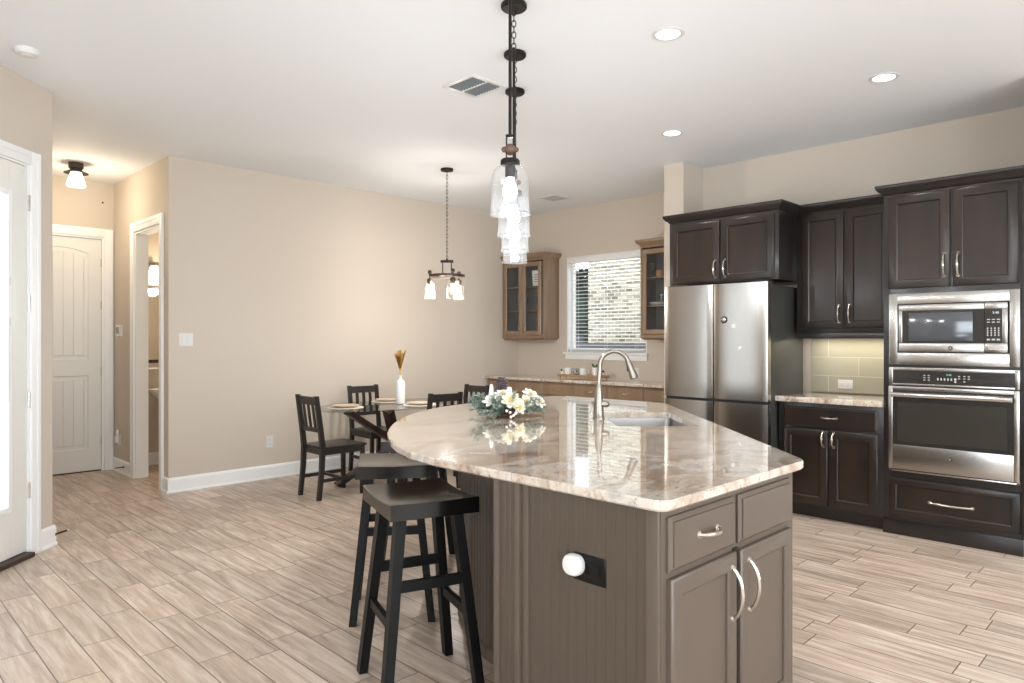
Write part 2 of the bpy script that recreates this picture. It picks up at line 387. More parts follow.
mb = MB(); mb.box(5.73, XW, 3.46, 3.67, 0, H); struct(mb, 'wall_stub_nook', M['wall'])
wall('wall_kitchen', (XK, 3.46), (XK, .68), .12)
wall('wall_pantry_return', (XK, .80), (5.40, .80), .12)
wall('wall_right', (5.40, .68), (5.40, -3.5), .12)
wall('wall_rear', (5.40, -3.5), (-3.5, -3.5), .12, [(1.5, 4.1, .55, 2.55), (5.3, 7.9, .55, 2.55)])
wall('wall_side', (-3.5, -3.5), (-3.5, 3.95), .12, [(2.4, 5.4, .55, 2.55)])
wall('wall_side_return', (-3.5, 3.95), E45, .12)
wall('wall_patio_door', E45, C45, .12, [(2.192-1.17, 2.192-.226, 0, 2.505)])
wall('wall_hall_left', (1.118, 5.50), (1.118, YH), .10)
wall('wall_hall_back', (1.02, YH), (4.3, YH), .12, [(.305, 1.125, 0, 2.47)])
wall('wall_hall_right', (2.36, YL+.12), (2.36, YH), .12, [(.085, .82, 0, 2.46)])
wall('wall_bath_right', (4.2, YH), (4.2, YL+.12), .10)

def baseboard(name, p0, p1, e0=0, e1=0):
    """board on the right-hand side of p0->p1 (room side)."""
    L = math.hypot(p1[0]-p0[0], p1[1]-p0[1]); mb = MB()
    prof = [(0, 0), (-.024, 0), (-.024, .012), (-.016, .022), (-.016, .112), (-.012, .124), (-.006, .133), (0, .135)]
    mb.loft([[(-e0, y, z) for y, z in prof], [(L+e1, y, z) for y, z in prof]])
    return tag(place(mb, name, M['trim'], p0, p1), kind='structure')
baseboard('baseboard_dining', (2.224, YL), (XW, YL))
baseboard('baseboard_hall_right_a', (2.24, 6.745), (2.24, 6.607)).scale = (1, 1, 1)
baseboard('baseboard_hall_right_b', (2.24, YH), (2.24, 7.665))
baseboard('baseboard_patio', (C45[0]-.10, C45[1]-.10), C45, 0, .016)
baseboard('baseboard_hall_back', (2.232, YH), (2.24, YH))
baseboard('baseboard_bath', (2.36, YH), (4.2, YH))
baseboard('baseboard_right', (5.40, .80), (5.40, -3.5), .012)

def casing(name, p0, p1, s0, s1, ztop, w=.09, lining=.018, depth=.018):
    """three-sided door casing on the room side (right of p0->p1)."""
    mb = MB(); f = -depth
    def bar(x0, x1, z0, z1, vert):
        mb.box(x0, x1, f, 0, z0, z1, .003)
        if vert: mb.box(x0+.008 if x0 < s0 else x0+.05, x0+.04 if x0 < s0 else x1-.008, f-.006, f, z0, z1, .002)
        else: mb.box(x0+.03, x1-.03, f-.006, f, z1-.04, z1-.008, .002)
    bar(s0-w, s0, 0, ztop+w, True); bar(s1, s1+w, 0, ztop+w, True); bar(s0, s1, ztop, ztop+w, False)
    # jamb lining
    k = lining; mb.box(s0, s0+k, 0, .12, 0, ztop); mb.box(s1-k, s1, 0, .12, 0, ztop); mb.box(s0+k, s1-k, 0, .12, ztop-k, ztop)
    return tag(place(mb, name, M['trim'], p0, p1, 30), kind='structure')
# hall wall runs y up: room side is on the left of +y, so go downwards
casing('trim_bath_doorway', (2.24, YH), (2.24, YL), YH-7.57, YH-6.835, 2.46)
casing('trim_hall_door', (1.02, YH), (2.36, YH), .305, 1.125, 2.47, w=.088)
casing('trim_patio_door', E45, C45, 2.192-1.17, 2.192-.226, 2.505, w=.088, lining=.012)

# hall door: two arched/plank panels
def panel_door(name, p0, p1, s0, s1, z0, z1, rec=.03):
    W_ = s1-s0; mb = MB(); th = .035
    mb.box(0, W_, rec+.008, rec+th, z0, z1)
    r = .115
    def frame_panel(x0, x1, a, b, arch):
        n = 14
        def outline(ins):
            pts = [(x0+ins, a+ins), (x1-ins, a+ins)]
            for i in range(n+1):
                t = i/n; x = x1-ins-(x1-x0-2*ins)*t
                pts.append((x, b-ins+(arch*(1-(2*t-1)**2) if arch else 0)))
            return pts
        o = [outline(0), outline(.012), outline(.03), outline(.045)]; ys = [rec, rec+.010, rec+.012, rec+.003]
        mb.loft([[(x, y, z) for x, z in oo] for oo, y in zip(o, ys)], False, False)
        # plank grooves
        inn = outline(.045); xs0, xs1 = x0+.045, x1-.045; k = 5; wv = (xs1-xs0)/k
        for i in range(k):
            xa, xb = xs0+i*wv+.002, xs0+(i+1)*wv-.002
            def top(x):
                t = (x1-.045-x)/(x1-x0-.09); return b-.045+(arch*(1-(2*t-1)**2) if arch else 0)
            mb.loft([[(xa, rec+.003, a+.045), (xb, rec+.003, a+.045), (xb, rec+.003, top(xb)), (xa, rec+.003, top(xa))],
                     [(xa-.002, rec+.008, a+.045), (xb+.002, rec+.008, a+.045), (xb+.002, rec+.008, top(xb)), (xa-.002, rec+.008, top(xa))]])
        return outline(0)
    lo = (z0+.23, z0+1.00); hi = (z0+1.17, z1-.155)
    frame_panel(r, W_-r, lo[0], lo[1], 0); frame_panel(r, W_-r, hi[0], hi[1], .05)
    # face frame pieces
    mb.box(0, r, rec, rec+.010, z0, z1); mb.box(W_-r, W_, rec, rec+.010, z0, z1)
    mb.box(r, W_-r, rec, rec+.010, z0, lo[0]); mb.box(r, W_-r, rec, rec+.010, lo[1], hi[0])
    n = 14
    for i in range(n):   # top rail following the arch
        t0, t1 = i/n, (i+1)/n; xa = r+(W_-2*r)*t0; xb = r+(W_-2*r)*t1
        za = hi[1]+.05*(1-(2*t0-1)**2); zb = hi[1]+.05*(1-(2*t1-1)**2)
        mb.add([(xa, rec, za), (xb, rec, zb), (xb, rec, z1), (xa, rec, z1)], [(0, 1, 2, 3)])
    o = place(mb, name, M['door'], p0, p1, 25); 
    a = o.rotation_euler.z; o.location = (p0[0]+math.cos(a)*s0, p0[1]+math.sin(a)*s0, 0)
    return tag(o, kind='structure')
d1 = panel_door('door_1', (1.02, YH), (2.36, YH), .325, 1.105, .012, 2.45)
mb = MB()
for z in (.32, 1.05, 1.75, 2.2): mb.cyl((.783, .026, z-.045), (.783, .026, z+.045), .006, n=8)
mb.build('hinge', M['nickel'], d1)
# hall door lever is behind the wall corner; threshold strip shows as a dark line
mb = MB(); mb.box(.325, 1.105, .02, .10, 0, .011); t_ = place(mb, 'trim_hall_threshold', M['threshold'], (1.02, YH), (2.36, YH)); tag(t_, kind='structure')

# patio door: white stiles, glass with a pale blind between the panes
def patio_door():
    s0, s1 = 2.192-1.17+.014, 2.192-.226-.014; W_ = s1-s0; z0, z1 = .035, 2.490; rec = .006
    mb = MB(); st = .155
    gx0, gx1, gz0, gz1 = st, W_-st, .33, 2.30
    mb.box(0, gx0, rec, rec+.044, z0, z1, .003); mb.box(gx1, W_, rec, rec+.044, z0, z1, .003)
    mb.box(gx0, gx1, rec, rec+.044, z0, gz0); mb.box(gx0, gx1, rec, rec+.044, gz1, z1)
    o = place(mb, 'door_2', M['door'], E45, C45, 25); o.location = (E45[0]+math.cos(PI/4)*s0, E45[1]+math.sin(PI/4)*s0, 0); tag(o, kind='structure')
    mb = MB()
    for a, b, c, d in ((gx0-.012, gx0+.022, gz0-.012, gz1+.012), (gx1-.022, gx1+.012, gz0-.012, gz1+.012)): mb.box(a, b, rec-.012, rec, c, d, .004)
    for c in (gz0-.012, gz1-.022): mb.box(gx0+.022, gx1-.022, rec-.012, rec, c, c+.034, .004)
    mb.build('glazing_bead', M['trim'], o)
    mb = MB(); mb.box(gx0, gx1, rec+.018, rec+.022, gz0, gz1); mb.build('pane', M['pane'], o)
    mb = MB()
    n = 40
    for i in range(n):
        z = gz0+.03+(gz1-gz0-.06)*i/(n-1); mb.beam((gx0+.03, rec+.034, z), (gx1-.03, rec+.034, z), .014, .0015, up=(0, .5, .85))
    mb.build('blind_slats', M['blind'], o)
    mb = MB(); mb.box(gx1-.030, gx1-.022, rec-.018, rec-.012, 1.0, 2.12, .002); mb.box(gx1-.036, gx1-.016, rec-.024, rec-.012, 1.72, 1.77, .003); mb.box(gx1-.036, gx1-.016, rec-.024, rec-.012, 1.47, 1.52, .003)
    mb.build('blind_slider', M['white'], o)
    mb = MB()
    for z in (.42, 1.0, 1.62, 2.26): mb.cyl((W_+.009, rec-.008, z-.05), (W_+.009, rec-.008, z+.05), .008, n=10)
    mb.build('hinge', M['nickel'], o)
    mb = MB(); mb.cyl((.07, rec, 1.0), (.07, rec-.05, 1.0), .012); mb.tube([(.07, rec-.05, 1.0), (.12, rec-.055, 1.0), (.18, rec-.05, 1.0)], .009); mb.lathe([(.03, 0), (.03, .006)], (0, 0, 0)).v
    mb.build('door_handle', M['nickel'], o)
    mb = MB(); mb.box(s0, s1, -.05, .12, 0, .03, .006); tag(place(mb, 'trim_patio_threshold', M['threshold'], E45, C45), kind='structure')
patio_door()

# nook window: frame, pane, sill and apron
mb = MB(); y0, y1, z0, z1 = 4.55, 5.75, 1.23, 2.43; xg = XW+.085
for a, b, c, d in ((y0, y0+.05, z0, z1), (y1-.05, y1, z0, z1)): mb.box(xg-.02, xg+.03, a, b, c, d, .004)
for c in (z0, z1-.05): mb.box(xg-.02, xg+.03, y0+.05, y1-.05, c, c+.05, .004)
win = struct(mb, 'window_1', M['trim'], 30)
mb = MB(); mb.box(xg+.004, xg+.009, y0+.05, y1-.05, z0+.05, z1-.05); mb.build('pane', M['pane'], win)
mb = MB(); mb.box(XW, XW+.065, y0, y0+.012, z0, z1); mb.box(XW, XW+.065, y1-.012, y1, z0, z1); mb.box(XW, XW+.065, y0+.012, y1-.012, z1-.012, z1); mb.build('reveal', M['trim'], win)
mb = MB(); mb.box(XW-.045, XW+.065, y0-.035, y1+.035, z0-.022, z0, .004); mb.box(XW-.018, XW, y0-.015, y1+.015, z0-.09, z0-.022, .004); mb.build('window_sill', M['trim'], win)
# made-up rear / side windows, unseen, added to bring in soft light
def added_window(name, x, y, rz, w, z0, z1, nm):
    mb = MB()
    for a in (-w/2, -.025, w/2-.05): mb.box(a, a+.05, .03, .08, z0, z1)
    for c in (z0, z1-.05): mb.box(-w/2, w/2, .03, .08, c, c+.05)
    mb.box(-w/2-.09, -w/2, -.018, 0, z0-.09, z1+.09); mb.box(w/2, w/2+.09, -.018, 0, z0-.09, z1+.09)
    mb.box(-w/2, w/2, -.018, 0, z1, z1+.09); mb.box(-w/2-.02, w/2+.02, -.05, 0, z0-.05, z0)
    o = mb.build(name, M['trim'], smooth=0); o.location = (x, y, 0); o.rotation_euler = (0, 0, rz); tag(o, kind='structure')
    mb = MB(); mb.box(-w/2, w/2, .05, .054, z0, z1); mb.build('pane', M['pane'], o)
added_window('window_added_2', -1.2, -3.5, PI, 2.6, .55, 2.55, 0)
added_window('window_added_3', 2.6, -3.5, PI, 2.6, .55, 2.55, 0)
added_window('window_added_4', -3.5, .4, PI/2, 3.0, .55, 2.55, 0)

# blind on the nook window
bl = thing('window_blind', 'white horizontal slat blind hanging open over the nook window', 'blind', (XW, 5.15, 1.25))
mb = MB(); mb.box(-.008, .052, -.575, .575, 1.10, 1.165, .004); mb.build('head_rail', M['blind'], bl)
mb = MB()
for i in range(23):
    z = .065+i*.0455; mb.loft([[(.0, y, z), (.022, y, z+.004), (.044, y, z), (.044, y, z+.003), (.022, y, z+.007), (0, y, z+.003)] for y in (-.57, .57)])
mb.build('slats', M['blind'], bl)
mb = MB(); mb.box(.0, .044, -.57, .57, .008, .026, .004); mb.build('bottom_rail', M['blind'], bl)
mb = MB()
for y in (-.45, 0, .45):
    for x in (-.001, .045): mb.cyl((x, y, .02), (x, y, 1.1), .0014, n=6)
mb.build('ladder_cord', M['cordm'], bl)
mb = MB(); mb.cyl((-.012, .50, .35), (-.012, .50, 1.12), .004, n=8); mb.sphere((-.012, .50, .34), .008); mb.build('tilt_wand', M['cordm'], bl)

# ------------------------------------------------------------------ outside the nook window
mb = MB(); mb.box(-14, 16, -14, 18, -.25, -.15); struct(mb, 'ground_outside', M['outside'])
h = thing('neighbouring_house', 'pale brick house seen through the nook window blind', 'house', (9.6, 0, -.15))
mb = MB(); mb.box(0, .3, 1, 7.70, 0, 5.2); mb.box(.3, 5, 7.4, 7.70, 0, 5.2); mb.build('brick_wall', M['brick'], h)
mb = MB(); mb.loft([[(-.5, .6, 5.2), (5, .6, 5.2), (5, 8.1, 5.2), (-.5, 8.1, 5.2)], [(2, 2.6, 7), (3, 2.6, 7), (3, 6, 7), (2, 6, 7)]]); mb.build('roof', M['blackm'], h)
fn = thing('garden_fence', 'low grey board fence outside the nook window', 'fence', (8.7, 4.4, -.15))
mb = MB()
for i in range(7): mb.box(0, .02, -1.6, 5, .1+i*.2, .1+i*.2+.185)
mb.build('boards', M['fence'], fn)
for y in (-1.6, .6, 2.8, 5):
    mb = MB(); mb.box(.02, .1, y-.04, y+.04, 0, 1.6); mb.build('post', M['fence'], fn)
sh = thing('evergreen_shrub', 'dark evergreen left of the brick house outside the nook window', 'shrub', (10.4, 8.55, -.15))
mb = MB()
mb.lathe([(.05, .2), (.5, .5), (.55, 1.4), (.42, 2.3), (.05, 2.8)], n=14)
for i in range(1500):
    z = random.uniform(.2, 2.85); r = .64*(1-(z/3.6)**2)*(.8+.2*random.random()); a = random.uniform(0, 2*PI)
    p = Vector((r*math.cos(a), r*math.sin(a), z)); d = Vector((random.uniform(-1, 1), random.uniform(-1, 1), random.uniform(-.2, 1))).normalized()*.14; q = d.cross(Vector((.3, .5, 1))).normalized()*.05
    mb.add([p-q, p+q, p+d], [(0, 1, 2)])
f_ = mb.build('foliage', M['bush'], sh, smooth=0)
mb = MB(); mb.cyl((0, 0, 0), (0, 0, 1.6), .07, .03, 8); mb.build('trunk', M['twig'], sh)

# ------------------------------------------------------------------ cabinet helpers (local: x right, front at y=0 facing -y, z up)
def rect(x0, x1, z0, z1, ins, y): return [(x0+ins, y, z0+ins), (x1-ins, y, z0+ins), (x1-ins, y, z1-ins), (x0+ins, y, z1-ins)]
def shaker(mb, x0, x1, z0, z1, yf=-.02, th=.02, fr=.062, rec=.012, cap=True):
    mb.loft([rect(x0, x1, z0, z1, 0, yf+th), rect(x0, x1, z0, z1, 0, yf+.006), rect(x0, x1, z0, z1, .003, yf+.002), rect(x0, x1, z0, z1, .008, yf),
             rect(x0, x1, z0, z1, fr-.006, yf), rect(x0, x1, z0, z1, fr, yf+.005), rect(x0, x1, z0, z1, fr+.001, yf+rec)], True, cap)
def slab(mb, x0, x1, z0, z1, yf=-.02, th=.02, chamfer=.018):
    k = min(1, th/.02)
    mb.loft([rect(x0, x1, z0, z1, 0, yf+th), rect(x0, x1, z0, z1, 0, yf+.012*k), rect(x0, x1, z0, z1, .003*k, yf+.010*k), rect(x0, x1, z0, z1, chamfer*.75, yf+.005*k), rect(x0, x1, z0, z1, chamfer*.78, yf)])
def pull(parent, x, z, L, vert, yf=-.02, out=.03, r=.005, ornate=True, name='handle'):
    mb = MB(); pts = []; rr = []
    n = 14
    for i in range(n+1):
        t = i/n; s_ = -L/2+L*t; o = out*math.sin(PI*t)**.6
        if ornate: o = out*(1-(2*t-1)**4)
        pts.append((x, yf-o, z+s_) if vert else (x+s_, yf-o, z)); rr.append(r*(1+.35*math.cos(2*PI*(t-.5)*2) if ornate else 1.0))
    mb.tube(pts, rr, 8)
    for e in (-L/2, L/2):
        p = (x, yf, z+e) if vert else (x+e, yf, z); q = (x, yf-.006, z+e) if vert else (x+e, yf-.006, z)
        mb.cyl(p, q, r*1.8, r*1.3, 10)
    return mb.build(name, M['nickel'], parent)
def crown(mb, x0, x1, yb, z0, steps=((0, 0), (.008, .004), (.012, .014), (.03, .026), (.042, .044), (.046, .055), (.046, .068)), lx=1, rx=1, y0=0):
    mb.loft([[(x0-o*lx, y0-o, z0+z), (x1+o*rx, y0-o, z0+z), (x1+o*rx, yb, z0+z), (x0-o*lx, yb, z0+z)] for o, z in steps])
def kitchen_cab(name, label, cat, xf, yl, w, depth, z0, z1, doors, crown_h=True, toe=0, mt='dark', hz=None, hl=.15, drawers=(), rail=0, group=None, rx=1, lx=1, side_rail=True):
    t = thing(name, label, cat, (xf, yl, 0), -PI/2, group)
    mb = MB(); mb.box(0, w, 0, depth, z0+toe, z1, .002)
    if toe: mb.box(.012, w-.012, .07, depth, z0, z0+toe)
    if rail: mb.box(.004, w-.004, .004, .03, z0-rail, z0, .003)
    mb.build('carcass', M[mt+'er'] if mt == 'dark' else M[mt], t)
    for (a, b, c, d, hx) in doors:
        dm = MB(); shaker(dm, a, b, c, d); dd = dm.build('door', M[mt], t)
        pull(dd, hx, hz, hl, True, r=.0072)
    for (a, b, c, d, hx) in drawers:
        dm = MB(); slab(dm, a, b, c, d); dd = dm.build('drawer', M[mt], t)
        if hx is not None: pull(dd, hx, (c+d)/2, .11, False, r=.0065)
    if crown_h:
        mb = MB(); crown(mb, 0, w, depth, z1, lx=lx, rx=rx); mb.build('crown', M[mt+'er'] if mt == 'dark' else M[mt], t)
    return t
CR = .068
# cabinet over the refrigerator
kitchen_cab('upper_cabinet', 'deep espresso cabinet with two short doors above the refrigerator', 'cabinet', 5.40, 3.40, 1.0, .65, 1.868, 2.49-CR,
            [(.03, .49, 1.876, 2.395, .455), (.51, .965, 1.876, 2.395, .545)], hz=1.985, hl=.14, rx=.98)
# tall wall cabinet over the backsplash
kitchen_cab('upper_cabinet', 'espresso wall cabinet with two tall doors above the tiled backsplash', 'cabinet', 5.74, 2.398, .752, .31, 1.44, 2.49-CR,
            [(.045, .372, 1.475, 2.405, .34), (.388, .712, 1.475, 2.405, .42)], hz=1.59, hl=.13, rail=.045, lx=0, rx=0)
# base cabinet
kitchen_cab('base_cabinet', 'espresso base cabinet with one drawer over two doors beside the oven tower', 'cabinet', 5.44, 2.418, .772, .61, 0, .895,
            [(.045, .382, .118, .693, .352), (.398, .735, .118, .693, .428)], crown_h=False, toe=.10, hz=.625, hl=.11, drawers=[(.045, .735, .712, .868, .395)])
mb = MB(); mb.box(5.405, XK, 1.646, 2.436, .897, .94, .006)
ct = mb.build('countertop', M['granite']); tag(ct, 'short cream granite countertop on the espresso base cabinet between refrigerator and ovens', 'countertop')
# tiled backsplash: a thin slab on the wall
mb = MB(); mb.box(XK-.012, XK, 1.646, 2.415, .942, 1.42); tag(mb.build('trim_backsplash_tile', M['tile'], smooth=0), kind='structure')
area('under_cabinet_light', (5.96, 2.02, 1.392), (0, 0, 0), .06, .68, 2.4, (1, .90, .74))
uc = thing('under_cabinet_light', 'slim light bar glowing under the tall wall cabinet above the tiles', 'light', (5.96, 2.02, 1.40))
mb = MB(); mb.box(-.03, .03, -.34, .34, .012, .038, .003); mb.build('housing', M['white'], uc)
mb = MB(); mb.box(-.022, .022, -.33, .33, .008, .012); mb.build('lens', emit_mat('lit_strip', (1, .88, .66, 1), 3), uc)

# oven tower cabinet
tw = thing('oven_cabinet', 'tall espresso cabinet holding the built-in microwave and wall oven', 'cabinet', (5.44, 1.646, 0), -PI/2)
w = .846
mb = MB()
mb.box(0, .046, 0, .605, 0, 2.422, .002); mb.box(.806, w, 0, .605, 0, 2.422, .002); mb.box(.046, .806, .57, .605, 0, 2.422)
for a, b in ((0, .452), (1.192, 1.212), (1.708, 2.422)): mb.box(.046, .806, 0, .57, a, b)
mb.build('carcass', M['darker'], tw)
for (a, b, hx) in ((.035, .418, .385), (.434, .80, .467)):
    dm = MB(); shaker(dm, a, b, 1.748, 2.405); dd = dm.build('door', M['dark'], tw); pull(dd, hx, 1.895, .15, True, r=.0075)
dm = MB(); shaker(dm, .04, .808, .138, .402, fr=.05); dd = dm.build('drawer', M['dark'], tw); pull(dd, .424, .262, .25, False, out=.034, r=.0085, ornate=False)
mb = MB(); crown(mb, 0, w, .605, 2.422, rx=0); mb.build('crown', M['darker'], tw)
mb = MB(); mb.box(-.002, w, -.012, 0, 0, .105, .003); mb.build('toe_board', M['darker'], tw)

# microwave with trim kit
mw = thing('microwave', 'built-in stainless microwave with wide steel trim above the wall oven', 'microwave', (5.44, 1.604, 1.209), -PI/2)
w, hh = .766, .50
mb = MB()
fx0, fx1, fz0, fz1 = .055, .711, .085, .427
for a, b, c, d in ((0, fx0, 0, hh), (fx1, w, 0, hh), (fx0, fx1, 0, fz0), (fx0, fx1, fz1, hh)): mb.box(a, b, -.022, 0, c, d, .0015)
mb.build('trim_kit', M['steel'], mw)
mb = MB(); mb.box(.05, .716, 0, .45, .07, .44); mb.build('housing', M['blackm'], mw)
mb = MB(); ix0, ix1 = .064, .702
mb.box(ix0, .575, -.030, 0, .092, .152, .003); mb.box(ix0, .575, -.030, 0, .378, .420, .003); mb.box(ix0, .088, -.030, 0, .152, .378, .003)
mb.build('door_frame', M['steel'], mw)
mb = MB(); mb.box(.577, ix1, -.029, 0, .092, .152, .003); mb.box(.577, ix1, -.029, 0, .378, .42, .003); mb.box(.672, ix1, -.029, 0, .152, .378, .003); mb.build('panel_frame', M['steel'], mw)
mb = MB(); mb.box(.088, .575, -.026, 0, .152, .378); mb.build('door_glass', M['blackgloss'], mw)
mb = MB(); mb.box(.128, .510, -.0275, -.026, .168, .362, .001); mb.build('window', M['mwglass'], mw)
mb = MB(); mb.box(.577, .672, -.027, 0, .152, .378); mb.build('control_panel', M['blackgloss'], mw)
text_mesh('clock_display', '3:48', .021, M['clockw'], mw, (.637, -.0275, .352), FACE)
mb = MB()
for r_ in range(2):
    for c_ in range(3): mb.box(.590+c_*.027, .606+c_*.027, -.0278, -.027, .306-r_*.018, .311-r_*.018)
for r_ in range(4):
    for c_ in range(4): mb.box(.590+c_*.020, .597+c_*.020, -.0278, -.027, .246-r_*.015, .255-r_*.015)
for c_ in range(3): mb.box(.589+c_*.027, .607+c_*.027, -.0278, -.027, .172, .182)
tag(mb.build('keypad_marks', M['mark'], mw), kind='stuff')
mb = MB(); slab(mb, .597, .688, .106, .138, -.031, .004, .004); mb.build('open_button', M['steel_h'], mw)
def badge(parent, x, z, yf, r=.014):
    mb = MB(); mb.cyl((x, yf, z), (x, yf-.002, z), r, n=24); b = mb.build('round_badge', M['bronzeL'], parent, label='round emblem with a curled script monogram')
    mb = MB(); mb.tube([(x+r*.86*math.cos(a*PI/12), yf-.0022, z+r*.86*math.sin(a*PI/12)) for a in range(24)], .0007, 5, True)
    for s_ in (-1, 1):
        pts = [(x+s_*(r*.30+r*.30*math.cos(a*.45)*(1-a*.04)), yf-.0024, z+r*.48*math.sin(a*.45+.4)) for a in range(12)]; mb.tube(pts, .0008, 5)
    mb.build('monogram', M['steel_h'], b)
badge(mw, .383, .120, -.030)

# wall oven
ov = thing('built_in_oven', 'built-in stainless wall oven with dark glass door below the microwave', 'oven', (5.44, 1.604, .455), -PI/2)
w, hh = .766, .735
mb = MB(); mb.box(.012, w-.012, 0, .56, .0, .733); mb.build('housing', M['blackm'], ov)
mb = MB()
mb.box(0, .026, -.024, 0, .608, hh, .002); mb.box(w-.026, w, -.024, 0, .608, hh, .002); mb.box(.026, w-.026, -.024, 0, .608, .622, .002); mb.box(.026, w-.026, -.024, 0, .712, hh, .002)
mb.build('control_panel_frame', M['steel'], ov)
mb = MB(); mb.box(.026, w-.026, -.023, 0, .622, .712); cp = mb.build('control_panel', M['blackgloss'], ov)
text_mesh('clock_display', '3:48', .018, M['clock'], cp, (.372, -.0235, .690), FACE)
mb = MB()
for (x, z) in [(.225, .683), (.252, .683), (.225, .667), (.252, .667), (.225, .651), (.252, .651), (.432, .683), (.462, .683), (.488, .683), (.432, .667), (.462, .667), (.488, .667), (.462, .648)]: mb.box(x-.006, x+.006, -.0238, -.023, z-.0025, z+.0025)
for i in range(5): mb.box(.303+i*.020, .311+i*.020, -.0238, -.023, .652, .667)
mb.cyl((.410, -.023, .662), (.410, -.0238, .662), .007); mb.cyl((.410, -.023, .645), (.410, -.0238, .645), .006)
tag(mb.build('button_marks', M['mark'], cp), kind='stuff')
dz1 = .602
dr = MB()
dr.box(0, .027, -.034, 0, .018, dz1, .003); dr.box(w-.030, w, -.034, 0, .018, dz1, .003); dr.box(.027, w-.030, -.034, 0, .018, .188, .003); dr.box(.027, w-.030, -.034, 0, .575, dz1, .003)
dd = dr.build('oven_door', M['steel'], ov)
mb = MB(); mb.box(.027, w-.030, -.033, 0, .188, .575); mb.build('window', M['ovenglass'], dd)
mb = MB(); mb.box(.06, w-.065, -.0335, -.033, .215, .49); mb.build('inner_window', mat('oven_inner_glass', srgb(52, 50, 44), .08, coat=1), dd)
mb = MB(); mb.tube([(.028, -.078, .545), (.25, -.082, .545), (.50, -.082, .545), (w-.033, -.078, .545)], .0165, 16)
for x in (.05, w-.055): mb.beam((x, -.034, .545), (x, -.07, .545), .02, .018)
mb.build('handle', M['steel_h'], dd)
badge(dd, .383, .118, -.034)
mb = MB(); mb.box(0, w, -.022, 0, .0, .010, .002); mb.box(0, .018, -.022, 0, .0, .02); mb.box(w-.018, w, -.022, 0, 0, .02); mb.build('bottom_trim', M['steel_h'], ov)

# refrigerator
fr = thing('refrigerator', 'stainless steel four-door refrigerator with magnets below the short cabinet', 'refrigerator', (5.27, 3.375, 0), -PI/2)
w = .94
mb = MB(); mb.box(.006, w-.006, .075, .70, .03, 1.825, .006); mb.build('body', M['fridge_side'], fr)
mb = MB(); mb.box(.03, w-.03, .10, .66, 0, .03); mb.box(.0, w, .02, .10, .0, .028); mb.build('plinth', M['blackm'], fr)
def fdoor(x0, x1, z0, z1, hx):
    mb = MB(); n = 16; ring = []
    for i in range(n+1):
        t = i/n; x = x0+(x1-x0)*t; y = .007*(2*t-1)**4 + (.005 if i in (0, n) else 0)
        ring.append((x, y))
    ring += [(x1, .068), (x0, .068)]
    mb.loft([[(x, y, z) for x, y in ring] for z in (z0, z1)])
    return mb.build('door', M['steel'], fr, smooth=50)
g = .463
fd1 = fdoor(.002, g, .895, 1.845, 0); fd2 = fdoor(g+.010, w-.002, .895, 1.845, 0)
fd3 = fdoor(.002, g, .035, .872, 0); fd4 = fdoor(g+.010, w-.002, .035, .872, 0)
mb = MB(); mb.box(.01, w-.01, .02, .074, .872, .895); mb.box(g, g+.01, .03, .074, .035, 1.845); mb.build('recessed_grip', M['blackm'], fr)
for a in (.02, w-.16):
    mb = MB(); mb.box(a, a+.14, .04, .16, 1.845, 1.858, .004); mb.build('hinge_cover', M['fridge_side'], fr)
mb = MB()
for i in range(7): mb.box(w-.150+i*.0165, w-.140+i*.0165, .0045, .006, 1.806, 1.816)
mb.build('maker_lettering', M['fridge_side'], fd2)
for (yy, zz, r_, nm, lb) in ((2.803, 1.55, .030, 'fridge_magnet', 'round dark-rimmed magnet, highest on the right refrigerator door'), (2.722, 1.495, .019, 'fridge_magnet', 'round white magnet, middle of three on the refrigerator door'), (2.665, 1.318, .016, 'fridge_magnet', 'small pale magnet, lowest of three on the refrigerator door')):
    m_ = thing(nm, lb, 'magnet', (5.2695, yy, zz), -PI/2)
    mb = MB(); mb.cyl((0, 0, 0), (0, -.006, 0), r_, r_*.9, 20); mb.build('rim', M['blackm'] if r_ > .025 else M['white'], m_)
    mb = MB(); mb.sphere((0, -.006, 0), r_*.66, 14, 8); mb.xf(Matrix.Translation((0, -.004, 0)) @ Matrix.Diagonal((1, .25, 1, 1)).to_4x4() @ Matrix.Translation((0, .004, 0))); mb.build('face', M['steel_h'] if r_ > .025 else M['petalw'], m_)

